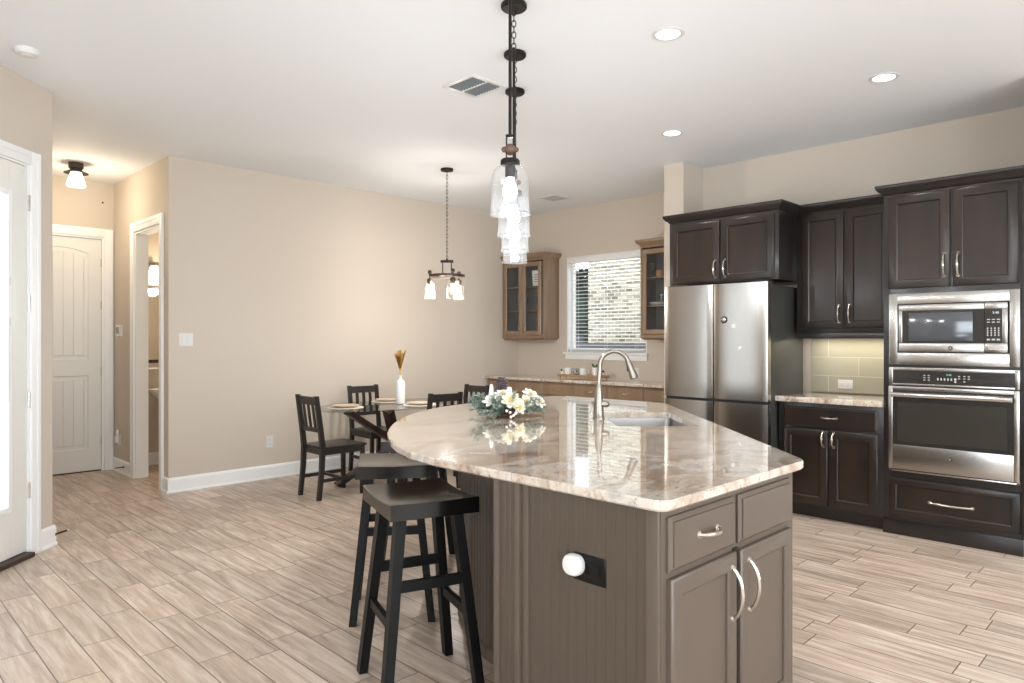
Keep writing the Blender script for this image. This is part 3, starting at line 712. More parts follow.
# ------------------------------------------------------------------ nook cabinets and counter
def glass_cab(label, yl, w, right_finish):
    xf, z0, z1, dp = 6.45, 1.44, 2.42, .29
    t = thing('glass_cabinet', label, 'cabinet', (xf, yl, 0), -PI/2, None)
    mb = MB(); mb.box(0, .02, 0, dp, z0, z1); mb.box(w-.02, w, 0, dp, z0, z1); mb.box(.02, w-.02, 0, dp, z0, z0+.02); mb.box(.02, w-.02, 0, dp, z1-.02, z1); mb.box(.02, w-.02, dp-.012, dp, z0+.02, z1-.02)
    mb.box(w/2-.02, w/2+.02, 0, .02, z0+.02, z1-.02)
    mb.build('carcass', M['brown'], t)
    mb = MB(); mb.box(.02, w-.02, dp-.014, dp-.012, z0+.02, z1-.02); mb.box(.02, .022, .02, dp-.014, z0+.02, z1-.02); mb.box(w-.022, w-.02, .02, dp-.014, z0+.02, z1-.02); mb.build('lining', M['interior'], t)
    for z in (1.752, 2.062):
        mb = MB(); mb.box(.022, w-.022, .03, dp-.014, z, z+.014); mb.build('shelf', M['brown'], t)
    for k, (a, b) in enumerate(((.035, w/2-.005), (w/2+.005, w-.035))):
        dm = MB(); f_ = .055; c, d = z0+.005, z1-.04
        dm.loft([rect(a, b, c, d, 0, 0), rect(a, b, c, d, 0, -.014), rect(a, b, c, d, .006, -.02), rect(a, b, c, d, f_-.006, -.02), rect(a, b, c, d, f_, -.012), rect(a, b, c, d, f_, 0)], False, False)
        dd = dm.build('door', M['brown'], t)
        gm = MB(); gm.box(a+f_-.002, b-f_+.002, -.010, -.007, c+f_-.002, d-f_+.002); gm.build('pane', M['cabglass'], dd)
        pull(dd, b-.028 if k == 0 else a+.028, z0+.10, .09, True, r=.0045)
    mb = MB(); crown(mb, 0, w, dp, z1, rx=1, lx=0 if yl > 6 else 1); mb.build('crown', M['brown'], t)
    mb = MB(); mb.loft([[(0-o, -o, z), (w+o, -o, z), (w+o, dp, z), (0-o, dp, z)] for o, z in ((.0, z0), (.004, z0-.005), (.004, z0-.03), (-.03, z0-.055))]) if yl < 6 else mb.loft([[(0, -o, z), (w+o, -o, z), (w+o, dp, z), (0, dp, z)] for o, z in ((.0, z0), (.004, z0-.005), (.004, z0-.03), (-.03, z0-.055))])
    mb.build('light_rail', M['brown'], t)
    return t
glass_cab('light brown glass-door cabinet in the corner left of the nook window', 6.625, .742, True)
glass_cab('light brown glass-door cabinet right of the nook window, half hidden by the wall end', 4.436, .764, False)
def wine_glass(x, y, z, label, h_=.17, group=None):
    mb = MB(); s_ = h_/.17
    mb.lathe([(.032*s_, 0), (.032*s_, .003), (.005*s_, .006), (.004*s_, .08*s_), (.02*s_, .095*s_), (.036*s_, .12*s_), (.036*s_, .15*s_), (.031*s_, .17*s_)], (0, 0, 0), 16)
    o = mb.build('wine_glass', M['clearglass']); o.location = (x, y, z); tag(o, label, 'glass', group)
gl = [(6.56, 6.44, 1.767, 'on the corner cabinet middle shelf, left door, left of two'), (6.60, 6.35, 1.767, 'on the corner cabinet middle shelf, left door, right of two'),
      (6.56, 6.12, 1.767, 'on the middle shelf behind the right door of the corner cabinet'), (6.56, 6.42, 1.461, 'on the bottom of the corner cabinet behind the left door'),
      (6.55, 6.06, 1.461, 'on the bottom of the corner cabinet behind the right door'), (6.6, 6.40, 2.077, 'on the top shelf of the corner cabinet')]
for x, y, z, l in gl: wine_glass(x, y, z, 'clear stemmed glass '+l)
mb = MB(); mb.box(-.002, .002, -.075, .075, 0, .20); o = mb.build('greeting_card', M['paper']); o.location = (6.53, 6.07, 2.078); o.rotation_euler = (0, -.1, 0); tag(o, 'white printed card on the top shelf inside the corner glass cabinet', 'card')
mb = MB()
for i in range(4): mb.box(-.0027, -.002, -.055, .05-.01*(i % 2), .05+i*.03, .058+i*.03)
mb.build('print', M['interior'], o)
# right glass cabinet contents
mb = MB(); mb.lathe([(.03, 0), (.045, .015), (.045, .06), (.035, .075), (.02, .08)], n=18); o = mb.build('mug', mat('tan_stoneware', srgb(196, 150, 104), .4)); o.location = (6.57, 4.26, 2.077); tag(o, 'small tan jar on the top shelf of the right glass cabinet', 'jar')
wine_glass(6.56, 4.36, 2.077, 'clear stemmed glass on the top shelf of the right glass cabinet')
mb = MB(); mb.lathe([(.04, 0), (.10, .012), (.125, .03), (.12, .03), (.09, .016), (.001, .012)], n=24); o = mb.build('serving_bowl', M['ceramic']); o.location = (6.57, 4.26, 1.767); tag(o, 'shallow white dish on the middle shelf of the right glass cabinet', 'dish')
mb = MB(); mb.lathe([(.03, 0), (.036, .09), (.034, .09), (.028, .004)], n=18); o = mb.build('tumbler', M['clearglass']); o.location = (6.57, 4.235, 1.798); tag(o, 'clear tumbler standing in the white dish of the right glass cabinet', 'glass')
mb = MB(); mb.lathe([(.03, 0), (.038, .10), (.036, .10), (.028, .004)], n=18); o = mb.build('tumbler', M['clearglass']); o.location = (6.57, 4.12, 1.462); tag(o, 'clear tumbler on the bottom of the right glass cabinet', 'glass')

nb = thing('base_cabinet', 'long light brown base cabinet run under the nook window', 'cabinet', (6.16, 6.60, 0), -PI/2)
w = 2.925
mb = MB(); mb.box(0, w, 0, .575, .10, .888, .002); mb.box(.01, w, .07, .57, 0, .10); mb.build('carcass', M['brown'], nb)
for i in range(6):
    a = .012+i*(w-.02)/6; b = a+(w-.02)/6-.022
    dm = MB(); slab(dm, a, b, .73, .865, chamfer=.012); dd = dm.build('drawer', M['brown'], nb); pull(dd, (a+b)/2, .80, .10, False)
    dm = MB(); shaker(dm, a, b, .12, .71); dd = dm.build('door', M['brown'], nb); pull(dd, b-.03 if i % 2 == 0 else a+.03, .62, .10, True)
mb = MB(); mb.box(6.115, XW, 3.672, 6.628, .888, .92, .006); tag(mb.build('countertop', M['granite']), 'long cream granite countertop below the nook window', 'countertop')
# tray and small things
tr = thing('serving_tray', 'long wooden tray on little feet on the counter under the nook window', 'tray', (6.42, 5.23, .922), PI/2+.02)
mb = MB(); mb.box(-.33, .33, -.08, .08, .022, .038, .003); mb.build('board', M['wood'], tr)
mb = MB()
for s_ in (-1, 1): mb.box(-.33, .33, s_*.08-.004, s_*.08+.004, .038, .052, .002)
mb.build('rim', M['wood'], tr)
for x, y in ((-.3, -.06), (.3, -.06), (-.3, .06), (.3, .06)):
    mb = MB(); mb.sphere((x, y, .011), .011, 10, 6); mb.build('foot', M['wood'], tr)
def mugm(x, y, m1, label, r=.042, h_=.085, rot=0):
    t = thing('mug', label, 'mug', (x, y, .9615), rot)
    mb = MB(); mb.lathe([(r*.9, 0), (r, .006), (r, h_), (r-.004, h_), (r-.005, .008), (.001, .006)], n=22); mb.build('cup', m1, t)
    mb = MB(); mb.tube([(r*.96, 0, .02), (r+.022, 0, .028), (r+.026, 0, h_*.5), (r+.02, 0, h_-.018), (r*.96, 0, h_-.012)], .0045, 8); mb.build('handle', m1, t)
    return t
mugm(6.42, 5.46, M['ceramic'], 'white mug at the left end of the wooden tray', rot=2.2)
mk = mugm(6.42, 5.345, mat('black_and_white_glaze', srgb(28, 28, 30), .3, var=(srgb(236, 236, 232), (36, 36, 26), 1)), 'black and white patterned mug in the middle of the wooden tray', rot=.4)
mugm(6.42, 5.225, M['ceramic'], 'plain white mug right of the patterned mug on the wooden tray', rot=-1.2)
t = thing('salt_shaker', 'tiny black-capped jar at the far left of the wooden tray', 'jar', (6.40, 5.54, .9615))
mb = MB(); mb.lathe([(.016, 0), (.018, .03), (.014, .045)], n=14); mb.build('jar', M['ceramic'], t); mb = MB(); mb.lathe([(.017, .045), (.018, .062), (.012, .068)], n=14); mb.build('cap', M['black'], t)
t = thing('potted_plant', 'small plant in a tall white pot behind the faucet on the wooden tray', 'plant', (6.42, 5.05, .9615))
mb = MB(); mb.lathe([(.026, 0), (.032, .10), (.03, .10), (.026, .09)], n=20); mb.build('pot', M['ceramic'], t)
mb = MB()
for i in range(26):
    a = random.uniform(0, 2*PI); L = random.uniform(.04, .075); d = Vector((math.cos(a)*.6, math.sin(a)*.6, 1)).normalized(); p = Vector((random.uniform(-.012, .012), random.uniform(-.012, .012), .088)); q = d.cross(Vector((math.sin(a), -math.cos(a), .2))).normalized()*.006
    mb.add([p-q*.5, p+d*L*.5+q, p+d*L, p+d*L*.5-q], [(0, 1, 2, 3)])
mb.build('leaves', M['green2'], t)
t = thing('spoon_jar', 'small black-lidded glass jar at the right end of the wooden tray', 'jar', (6.42, 4.93, .9615))
mb = MB(); mb.lathe([(.022, 0), (.024, .04), (.02, .05)], n=16); mb.build('jar', M['clearglass'], t); mb = MB(); mb.lathe([(.02, .05), (.021, .06), (.006, .064), (.006, .078)], n=14); mb.build('lid', M['black'], t)

# ------------------------------------------------------------------ wall plates
def plate(name, label, cat, loc, rz, w=.075, h_=.118, kind='outlet', m1='white', gangs=1, horiz=False):
    t = thing(name, label, cat, loc, rz)
    mb = MB(); slab(mb, -w/2, w/2, -h_/2, h_/2, -.006, .006, .006); mb.build('cover_plate', M[m1], t)
    if kind == 'outlet':
        for s_ in (-1, 1):
            mb = MB(); c = (s_*.026 if horiz else 0, s_*.026 if not horiz else 0)
            mb.box(c[0]-.017, c[0]+.017, -.009, -.006, c[1]-.017, c[1]+.017, .003); rc = mb.build('socket', M[m1], t)
            mb = MB()
            for q in (-.006, .006):
                if horiz: mb.box(c[0]-.004, c[0]+.004, -.0094, -.009, c[1]+q-.001, c[1]+q+.001)
                else: mb.box(c[0]+q-.001, c[0]+q+.001, -.0094, -.009, c[1]-.004, c[1]+.004)
            mb.build('slot', M['blackm'], rc)
    else:
        for i in range(gangs):
            x = (i-(gangs-1)/2)*.046; mb = MB(); slab(mb, x-.016, x+.016, -.033, .033, -.010, .004, .002); mb.build('switch', M[m1], t)
    return t
plate('light_switch', 'white double rocker light switch on the dining wall near the hall', 'light switch', (2.392, YL, 1.387), 0, .123, .12, 'switch', gangs=2)
plate('wall_outlet', 'white outlet low on the dining wall left of the chairs', 'outlet', (3.197, YL, .366), 0)
plate('wall_outlet', 'white horizontal outlet on the sage backsplash tiles', 'outlet', (XK-.012, 2.133, 1.013), -PI/2, .118, .075, horiz=True)
plate('wall_outlet', 'white outlet on the nook wall right of the faucet head', 'outlet', (XW, 4.70, 1.0), -PI/2, .09, .118)
ow = plate('island_outlet', 'black horizontal outlet on the beadboard side of the island', 'outlet', (1.694, 1.352, .672), -PI/2, .128, .088, m1='black', horiz=True)
t = thing('smart_plug', 'round white plug-in puck on the black island outlet', 'plug', (1.684, 1.398, .681), -PI/2)
mb = MB()
def rr_ring(hw, hz_, r, y, n=5):
    pts = []
    for cx, cz, a0 in ((hw-r, hz_-r, 0), (-hw+r, hz_-r, PI/2), (-hw+r, -hz_+r, PI), (hw-r, -hz_+r, 1.5*PI)):
        for i in range(n+1): a = a0+PI/2*i/n; pts.append((cx+r*math.cos(a), y, cz+r*math.sin(a)))
    return pts
mb.loft([rr_ring(.034, .031, .026, 0), rr_ring(.036, .033, .029, -.008), rr_ring(.036, .033, .029, -.022), rr_ring(.032, .029, .026, -.030), rr_ring(.022, .02, .018, -.033)]); mb.build('puck', M['white'], t)
mb = MB(); mb.box(-.006, -.004, 0, .006, -.004, .004); mb.box(.004, .006, 0, .006, -.004, .004); mb.build('prong', M['steel_h'], t)
# hall wall: thermostat, night light
t = thing('thermostat', 'white wall thermostat with grey screen beside the hall door', 'thermostat', (2.24, 8.04, 1.478), -PI/2)
mb = MB(); slab(mb, -.07, .07, -.06, .06, -.028, .028, .01); mb.build('case', M['white'], t)
mb = MB(); mb.box(-.045, .045, -.0295, -.028, -.03, .042); mb.build('screen', M['screen'], t)
t = plate('wall_outlet', 'white outlet low on the hall wall behind a plug-in night light', 'outlet', (2.24, 8.07, .335), -PI/2)
t = thing('night_light', 'white plug-in night light low on the hall wall', 'night light', (2.229, 8.07, .36), -PI/2)
mb = MB(); mb.box(-.028, .028, -.035, 0, -.055, .015, .008); mb.build('body', M['white'], t); mb = MB(); mb.box(-.02, .02, -.022, -.002, .015, .085, .008); mb.build('diffuser', M['ceramic'], t)
t = thing('doorbell_sensor', 'tiny round sensor high on the back wall of the hall', 'sensor', (2.135, YH, 2.84), 0)
mb = MB(); mb.cyl((0, 0, 0), (0, -.008, 0), .010, .007); mb.build('cap', M['bronzeL'], t)
# spring door stops
def doorstop(label, p, ang, L=.095):
    t = thing('door_stop', label, 'door stop', p, ang)
    mb = MB(); mb.cyl((0, 0, 0), (.01, 0, 0), .012, .008, 12); mb.build('base', M['bronzeL'], t)
    mb = MB(); mb.tube([(.01+(L-.02)*i/70, .0055*math.cos(i*.9), .0055*math.sin(i*.9)) for i in range(71)], .0016, 5); mb.cyl((.008, 0, 0), (L-.01, 0, 0), .003, n=8); mb.build('spring', M['bronze'], t)
    mb = MB(); mb.cyl((L-.012, 0, 0), (L, 0, 0), .0075, .0065, 12); mb.build('tip', M['rubber'], t)
doorstop('spring door stop with white tip on the baseboard end beside the patio door', (C45[0]+.012, C45[1]-.004, .07), .62, .115)
doorstop('spring door stop on the hall baseboard before the bathroom doorway', (2.224, 7.87, .075), PI)

# ------------------------------------------------------------------ bathroom glimpsed through the doorway
t = thing('pedestal_sink', 'white pedestal sink glimpsed through the bathroom doorway', 'sink', (2.80, 8.02, 0))
mb = MB(); mb.lathe([(.10, 0), (.11, .02), (.075, .08), (.06, .4), (.075, .66), (.09, .70)], n=24); mb.build('pedestal', M['ceramic'], t)
mb = MB(); mb.lathe([(.07, .66), (.16, .71), (.25, .78), (.285, .83), (.29, .85), (.27, .85), (.20, .79), (.02, .755)], n=32, sy=.84); mb.build('basin', M['ceramic'], t)
mb = MB(); mb.cyl((0, .17, .84), (0, .17, .92), .014); mb.tube([(0, .17, .91), (0, .12, .945), (0, .06, .94), (0, .04, .92)], .010)
for s_ in (-1, 1): mb.cyl((s_*.10, .17, .84), (s_*.10, .17, .89), .013); mb.cyl((s_*.10, .17, .89), (s_*.14, .16, .90), .006)
mb.build('faucet', M['nickel'], t)
t = thing('wall_mirror', 'dark-framed mirror on the bathroom wall above the pedestal sink', 'mirror', (2.83, YH, 0))
mb = MB()
for a, b, c, d in ((-.34, -.30, 1.13, 1.985), (.30, .34, 1.13, 1.985), (-.30, .30, 1.13, 1.165), (-.30, .30, 1.945, 1.985)): mb.box(a, b, -.03, 0, c, d, .004)
mb.build('frame', M['tablewood'], t)
mb = MB(); mb.box(-.30, .30, -.015, -.002, 1.165, 1.945); mb.build('glass', M['mirror'], t)
t = thing('vanity_light', 'lit bathroom sconce glowing above the dark-framed mirror', 'light', (2.80, YH, 2.14))
mb = MB(); mb.box(-.22, .22, -.02, 0, .02, .10, .004); mb.tube([(-.16, -.02, .06), (-.16, -.09, .09), (-.16, -.11, .05)], .010); mb.tube([(.16, -.02, .06), (.16, -.09, .09), (.16, -.11, .05)], .010); mb.build('bracket', M['nickel'], t)
for s_ in (-1, 1):
    mb = MB(); mb.lathe([(.035, .06), (.055, 0), (.08, -.11), (.078, -.11)], (s_*.19, -.11, 0), 20); mb.build('shade', M['opal'], t)
point('vanity_glow', (2.75, 7.85, 1.95), 22, (1, .84, .62), .06)
mb = MB(); mb.box(2.48, 2.86, YH-.11, YH, 1.06, 1.075, .003); t = mb.build('glass_shelf', M['ceramic']); tag(t, 'narrow white ledge between the bathroom mirror and sink', 'shelf')

# ------------------------------------------------------------------ island
isl = thing('kitchen_island', 'taupe kitchen island base with beadboard sides, a drawer and two doors', 'island', (0, 0, 0))
base = [(1.70, 1.10), (2.592, 1.10), (4.22, 2.74), (4.22, 3.42), (3.25, 3.38), (2.86, 3.17), (2.55, 2.93), (2.30, 2.66), (2.15, 2.42), (2.06, 2.20), (2.03, 1.98), (2.03, 1.76), (1.70, 1.76)]
def toe_in(p, k=.02): return p
mb = MB(); mb.prism(base, .0, .896); mb.build('carcass', M['taupe'], isl, smooth=20)
def beadboard(pts, z0, z1, off, sp=.038, name='beadboard', m=None, g=.0022):
    # pts polyline; surface offset to the left-hand side by off; grooves every sp
    P = [Vector((p[0], p[1], 0)) for p in pts]; seg = [(P[i+1]-P[i]) for i in range(len(P)-1)]; L = sum(s_.length for s_ in seg)
    def at(d):
        for i, s_ in enumerate(seg):
            if d <= s_.length+1e-9 or i == len(seg)-1:
                t = s_.normalized(); n = Vector((-t.y, t.x, 0))
                # smooth normals near joints
                return P[i]+t*d, n
            d -= s_.length
    stations = [(0, 0)]; k = round(L/sp); spx = L/k
    for i in range(k):
        a = i*spx
        if i: stations += [(a-.0025, 0), (a-.001, g), (a+.001, g), (a+.0025, 0), (a+.006, 0), (a+.007, g*.5), (a+.008, 0)]
    stations.append((L, 0))
    lo, hi, bk = [], [], []
    for d, gg in stations:
        p, n = at(d); q = p+n*(off-gg); lo.append((q.x, q.y, z0)); hi.append((q.x, q.y, z1))
    mb = MB(); n_ = len(lo); mb.add(lo+hi, [(i, i+1, n_+i+1, n_+i) for i in range(n_-1)])
    pb, nb_ = at(0); pe, ne = at(L)
    return mb.build(name, m or M['taupe_shaded'], isl, smooth=25)
# near side (faces -x): go downwards in y so that left is +x ... use reversed order for outward
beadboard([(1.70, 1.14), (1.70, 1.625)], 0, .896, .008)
for a, b in ((1.10, 1.142), (1.61, 1.64)):
    mb = MB(); mb.box(1.686, 1.70, a, b, 0, .896, .003); mb.build('corner_stile', M['taupe'], isl)
mb = MB(); mb.box(1.672, 1.70, 1.64, 1.66, 0, .896, .003); mb.box(1.672, 1.70, 1.735, 1.765, 0, .896, .003); mb.box(1.68, 2.03, 1.75, 1.765, 0, .896); mb.box(1.682, 1.70, 1.66, 1.735, 0, .896); mb.build('pilaster', M['taupe'], isl)
beadboard([(1.682, 1.66), (1.682, 1.735)], 0, .896, .004, sp=.025)
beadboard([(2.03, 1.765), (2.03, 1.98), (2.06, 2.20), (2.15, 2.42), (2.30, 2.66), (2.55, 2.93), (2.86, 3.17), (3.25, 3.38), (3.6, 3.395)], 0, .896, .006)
mb = MB()
cv = [(2.03, 1.765), (2.03, 1.98), (2.06, 2.20), (2.15, 2.42), (2.30, 2.66), (2.55, 2.93), (2.86, 3.17), (3.25, 3.38)]
for a, b in zip(cv, cv[1:]):
    d = Vector((b[0]-a[0], b[1]-a[1], 0)); n = Vector((-d.y, d.x, 0)).normalized(); A = Vector((a[0], a[1], 0)); B = Vector((b[0], b[1], 0))
    mb.loft([[tuple(A+n*.005), tuple(A+n*.02), tuple(A+n*.02+Vector((0, 0, .05))), tuple(A+n*.005+Vector((0, 0, .058)))], [tuple(B+n*.005), tuple(B+n*.02), tuple(B+n*.02+Vector((0, 0, .05))), tuple(B+n*.005+Vector((0, 0, .058)))]])
mb.build('base_trim', M['taupe'], isl)
# end face (faces -y)
e = thing('x', None, None); COL.objects.unlink(e); bpy.data.objects.remove(e)
def off(mb, dx, dy):
    mb.v = [(a+dx, b+dy, c) for a, b, c in mb.v]; return mb
dm = off((lambda q: (slab(q, 1.727, 2.116, .712, .872), q)[1])(MB()), 0, 1.10); dd = dm.build('drawer', M['taupe'], isl); pull(dd, 1.936, .795, .11, False, yf=1.08, out=.030, r=.0075, ornate=False)
dm = off((lambda q: (slab(q, 2.146, 2.545, .712, .872), q)[1])(MB()), 0, 1.10); dd = dm.build('drawer_front', M['taupe'], isl)
dm = off((lambda q: (shaker(q, 1.73, 2.120, .09, .693, fr=.058), q)[1])(MB()), 0, 1.10); dd = dm.build('door', M['taupe'], isl); pull(dd, 2.088, .565, .165, True, yf=1.08, out=.034, r=.0062, ornate=False)
dm = off((lambda q: (shaker(q, 2.150, 2.545, .09, .690, fr=.058), q)[1])(MB()), 0, 1.10); dd = dm.build('door', M['taupe'], isl); pull(dd, 2.205, .565, .165, True, yf=1.08, out=.034, r=.0062, ornate=False)
mb = MB(); mb.box(2.1205, 2.1495, 1.094, 1.0995, .09, .70); mb.build('door_gap_shade', M['gap'], isl)  # near-black strip painting the shade between the two doors

# countertop outline
def catmull(P, k=6):
    out = []
    for i in range(1, len(P)-2):
        p0, p1, p2, p3 = [Vector((*p, 0)) for p in P[i-1:i+3]]
        for j in range(k):
            t = j/k; q = .5*((2*p1)+(-p0+p2)*t+(2*p0-5*p1+4*p2-p3)*t*t+(-p0+3*p1-3*p2+p3)*t**3); out.append((q.x, q.y))
    out.append(P[-2]); return out
def round_corner(a, c, b, r, n=6):
    A = (Vector(a)-Vector(c)).normalized(); B = (Vector(b)-Vector(c)).normalized(); C_ = Vector(c)
    return [tuple((C_+A*r)*(1-t)**2+C_*2*t*(1-t)+(C_+B*r)*t*t) for t in [i/n for i in range(n+1)]]
cA = (1.668, 1.066); cB = (2.638, 1.066); cC = (4.30, 2.735); cD = (4.30, 3.74)
curve = catmull([(3.7, 3.76), (3.3, 3.735), (2.97, 3.66), (2.66, 3.50), (2.34, 3.255), (2.03, 2.915), (1.80, 2.55), (1.69, 2.25), (1.668, 1.98), (1.668, 1.7)])
outer = round_corner((1.668, 1.9), cA, cB, .055) + round_corner(cA, cB, cC, .05) + round_corner(cB, cC, cD, .06) + round_corner(cC, cD, (3.3, 3.74), .16) + curve
C2 = 2**-.5
def dr_(d, r): return (C2*(d+r), C2*(d-r))
sink_r = (.55, .985); sink_d = (3.64, 4.335)
def hole(ex, rad=.03):
    q = [(sink_d[0]-ex, sink_r[0]-ex), (sink_d[1]+ex, sink_r[0]-ex), (sink_d[1]+ex, sink_r[1]+ex), (sink_d[0]-ex, sink_r[1]+ex)]; out = []
    for i in range(4): out += [dr_(*p) for p in round_corner(q[i-1], q[i], q[(i+1) % 4], rad, 4)]
    return out
def slab_with_hole(outer, inner, z0, z1, name, m, parent, ed=.006):
    bm = bmesh.new()
    def ring(pts, z): return [bm.verts.new((x, y, z)) for x, y in pts]
    def loop(vs): return [bm.edges.new((vs[i], vs[(i+1) % len(vs)])) for i in range(len(vs))]
    def inset(pts, k):
        n = len(pts); out = []
        for i in range(n):
            a = Vector(pts[i-1]); b = Vector(pts[i]); c = Vector(pts[(i+1) % n]); t = (c-a).normalized(); out.append(tuple(b+Vector((-t.y, t.x))*k))
        return out
    area_ = sum(outer[i][0]*outer[(i+1) % len(outer)][1]-outer[(i+1) % len(outer)][0]*outer[i][1] for i in range(len(outer)))
    sg = 1 if area_ > 0 else -1
    o_in = inset(outer, ed*sg)
    R = [ring(o_in, z0), ring(outer, z0+ed), ring(outer, z1-ed), ring([((a[0]*.3+b[0]*.7), (a[1]*.3+b[1]*.7)) for a, b in zip(outer, o_in)], z1-ed*.25), ring(o_in, z1)]
    for a, b in zip(R, R[1:]):
        for i in range(len(a)): j = (i+1) % len(a); bm.faces.new((a[i], a[j], b[j], b[i]))
    I0, I1 = ring(inner, z0), ring(inner, z1)
    for i in range(len(I0)): j = (i+1) % len(I0); bm.faces.new((I0[i], I0[j], I1[j], I1[i]))
    bm.edges.ensure_lookup_table()
    for top, inn in ((R[-1], I1), (R[0], I0)):
        es = []
        for L in (top, inn):
            for i in range(len(L)): es.append(bm.edges.get((L[i], L[(i+1) % len(L)])))
        bmesh.ops.triangle_fill(bm, edges=es, use_beauty=True)
    bmesh.ops.recalc_face_normals(bm, faces=bm.faces[:])
    me = bpy.data.meshes.new(name); bm.to_mesh(me); bm.free(); me.materials.append(m)
    me.polygons.foreach_set('use_smooth', [True]*len(me.polygons)); me.set_sharp_from_angle(angle=math.radians(25))
    o = bpy.data.objects.new(name, me); COL.objects.link(o); o.parent = parent; return o
top = slab_with_hole(outer, hole(0), .8975, .93, 'island_countertop', M['granite'], None)
tag(top, 'large cream granite island countertop with a rounded seating end', 'countertop')
# cut the carcass for the bowl
cut = MB(); cut.prism(hole(.03), .60, 1.0); cu = cut.build('cut', M['gap'], smooth=0)
car = [c for c in kids(isl) if c.name.startswith('carcass')][0]
md = car.modifiers.new('b', 'BOOLEAN'); md.operation = 'DIFFERENCE'; md.object = cu; md.solver = 'EXACT'
dg = bpy.context.evaluated_depsgraph_get(); me = bpy.data.meshes.new_from_object(car.evaluated_get(dg)); car.modifiers.clear(); car.data = me
COL.objects.unlink(cu); bpy.data.objects.remove(cu)
# sink bowl
sk = thing('kitchen_sink', 'undermount stainless sink set into the island countertop', 'sink', (0, 0, 0))
mb = MB()
def ringh(ex, z, rad=.03): return [(x, y, z) for x, y in hole(ex, rad)]
mb.loft([ringh(.012, .8965), ringh(.004, .8965), ringh(.002, .88, .04), ringh(-.004, .72, .05), ringh(-.02, .705, .06), ringh(-.10, .70, .06)], False, True); mb.build('bowl', mat('satin_steel_bowl', srgb(150, 147, 144), .38, metal=1), sk)
cxy = dr_(3.99, .77)
mb = MB(); mb.lathe([(.045, 0), (.045, .003), (.03, .004), (.028, .001), (.001, .001)], (cxy[0], cxy[1], .7005), 20); mb.build('drain', M['steel_h'], sk)
# faucet
fx, fy = dr_(4.0, .4995)
fa = thing('kitchen_faucet', 'tall brushed nickel gooseneck faucet beside the island sink', 'faucet', (fx, fy, .93), -PI/4)
mb = MB(); mb.lathe([(.035, 0), (.035, .004), (.032, .010), (.029, .05), (.027, .09), (.022, .15), (.0165, .19), (.0145, .20)], n=26); mb.build('body', M['faucet'], fa)
pts = [(0, 0, .19), (0, 0, .25), (0, 0, .30)]
R_ = .083
for i in range(13):
    a = PI-(PI-.36)*i/12; pts.append((R_+R_*math.cos(a)-.0, 0, .306+R_*math.sin(a)))
pts = [(x+.006*min(1, max(0, (z-.19)/.1)), y, z) for x, y, z in pts]
ex = pts[-1]; dxn = Vector((math.sin(.36), 0, -math.cos(.36)))
mb = MB(); mb.tube(pts, .0135, 14); mb.build('gooseneck', M['faucet'], fa)
E_ = Vector(ex)
mb = MB(); mb.tube([E_, E_+dxn*.02, E_+dxn*.07, E_+dxn*.105, E_+dxn*.11], [.0145, .0175, .020, .0245, .021], 18); mb.build('spray_head', M['faucet'], fa)
q = E_+dxn*.045
mb = MB(); mb.box(q.x-.020, q.x-.014, -.006, .006, q.z-.02, q.z+.015, .002); mb.build('spray_button', M['black'], fa)
mb = MB(); mb.cyl((.0, 0, .085), (.040, -.012, .085), .017, .019, 16); mb.sphere((.042, -.0125, .085), .019, 14, 8); mb.build('side_valve', M['faucet'], fa)
mb = MB(); mb.tube([(-.02, .0, .085), (-.036, 0, .095), (-.040, 0, .08), (-.036, 0, .055), (-.042, 0, .03)], [.010, .009, .007, .006, .007], 10); mb.build('lever', M['faucet'], fa)

# ------------------------------------------------------------------ flower arrangement
fl = thing('floral_centerpiece', 'frosted pine and cream poinsettia arrangement with a pinecone on the island', 'flower arrangement', (2.885, 2.943, .931), -PI/4)
# local x = screen right, local y = away
def needles(mb, c, d, L, n, nl, w=.0034):
    c = Vector(c); d = Vector(d).normalized()
    for i in range(n):
        p = c+d*L*i/n; a = random.uniform(0, 2*PI); s_ = d.orthogonal().normalized(); b = d.cross(s_)
        v = (s_*math.cos(a)+b*math.sin(a)+d*.9).normalized()*nl*random.uniform(.7, 1.1); q = v.orthogonal().normalized()*w
        mb.add([p-q, p+q, p+v], [(0, 1, 2)])
mb = MB()
for i in range(70):
    a = random.uniform(0, 2*PI); e_ = random.uniform(-.12, 1.0)
    d = Vector((math.cos(a)*1.25, math.sin(a)*.8, e_)); L = random.uniform(.12, .20)*(1 if e_ < .7 else .8)
    needles(mb, (math.cos(a)*.05, math.sin(a)*.03, .035), d, L, 60, .036)
mb.v = [(x, y, max(z, .002)) for x, y, z in mb.v]; mb.build('pine_sprigs', M['green1'], fl, smooth=0)
mb = MB()
for i in range(70):
    a = random.uniform(0, 2*PI); d = Vector((math.cos(a), math.sin(a)*.7, random.uniform(-.05, .6))).normalized(); p = Vector((math.cos(a)*.07, math.sin(a)*.05, .03)); L = random.uniform(.05, .11); s_ = d.cross(Vector((0, 0, 1))).normalized()*.017
    m_ = p+d*L*.5+Vector((0, 0, .008)); mb.add([p, m_+s_, p+d*L, m_-s_], [(0, 1, 2, 3)])
mb.v = [(x, y, max(z, .002)) for x, y, z in mb.v]; mb.build('leaves', M['green2'], fl, smooth=0)
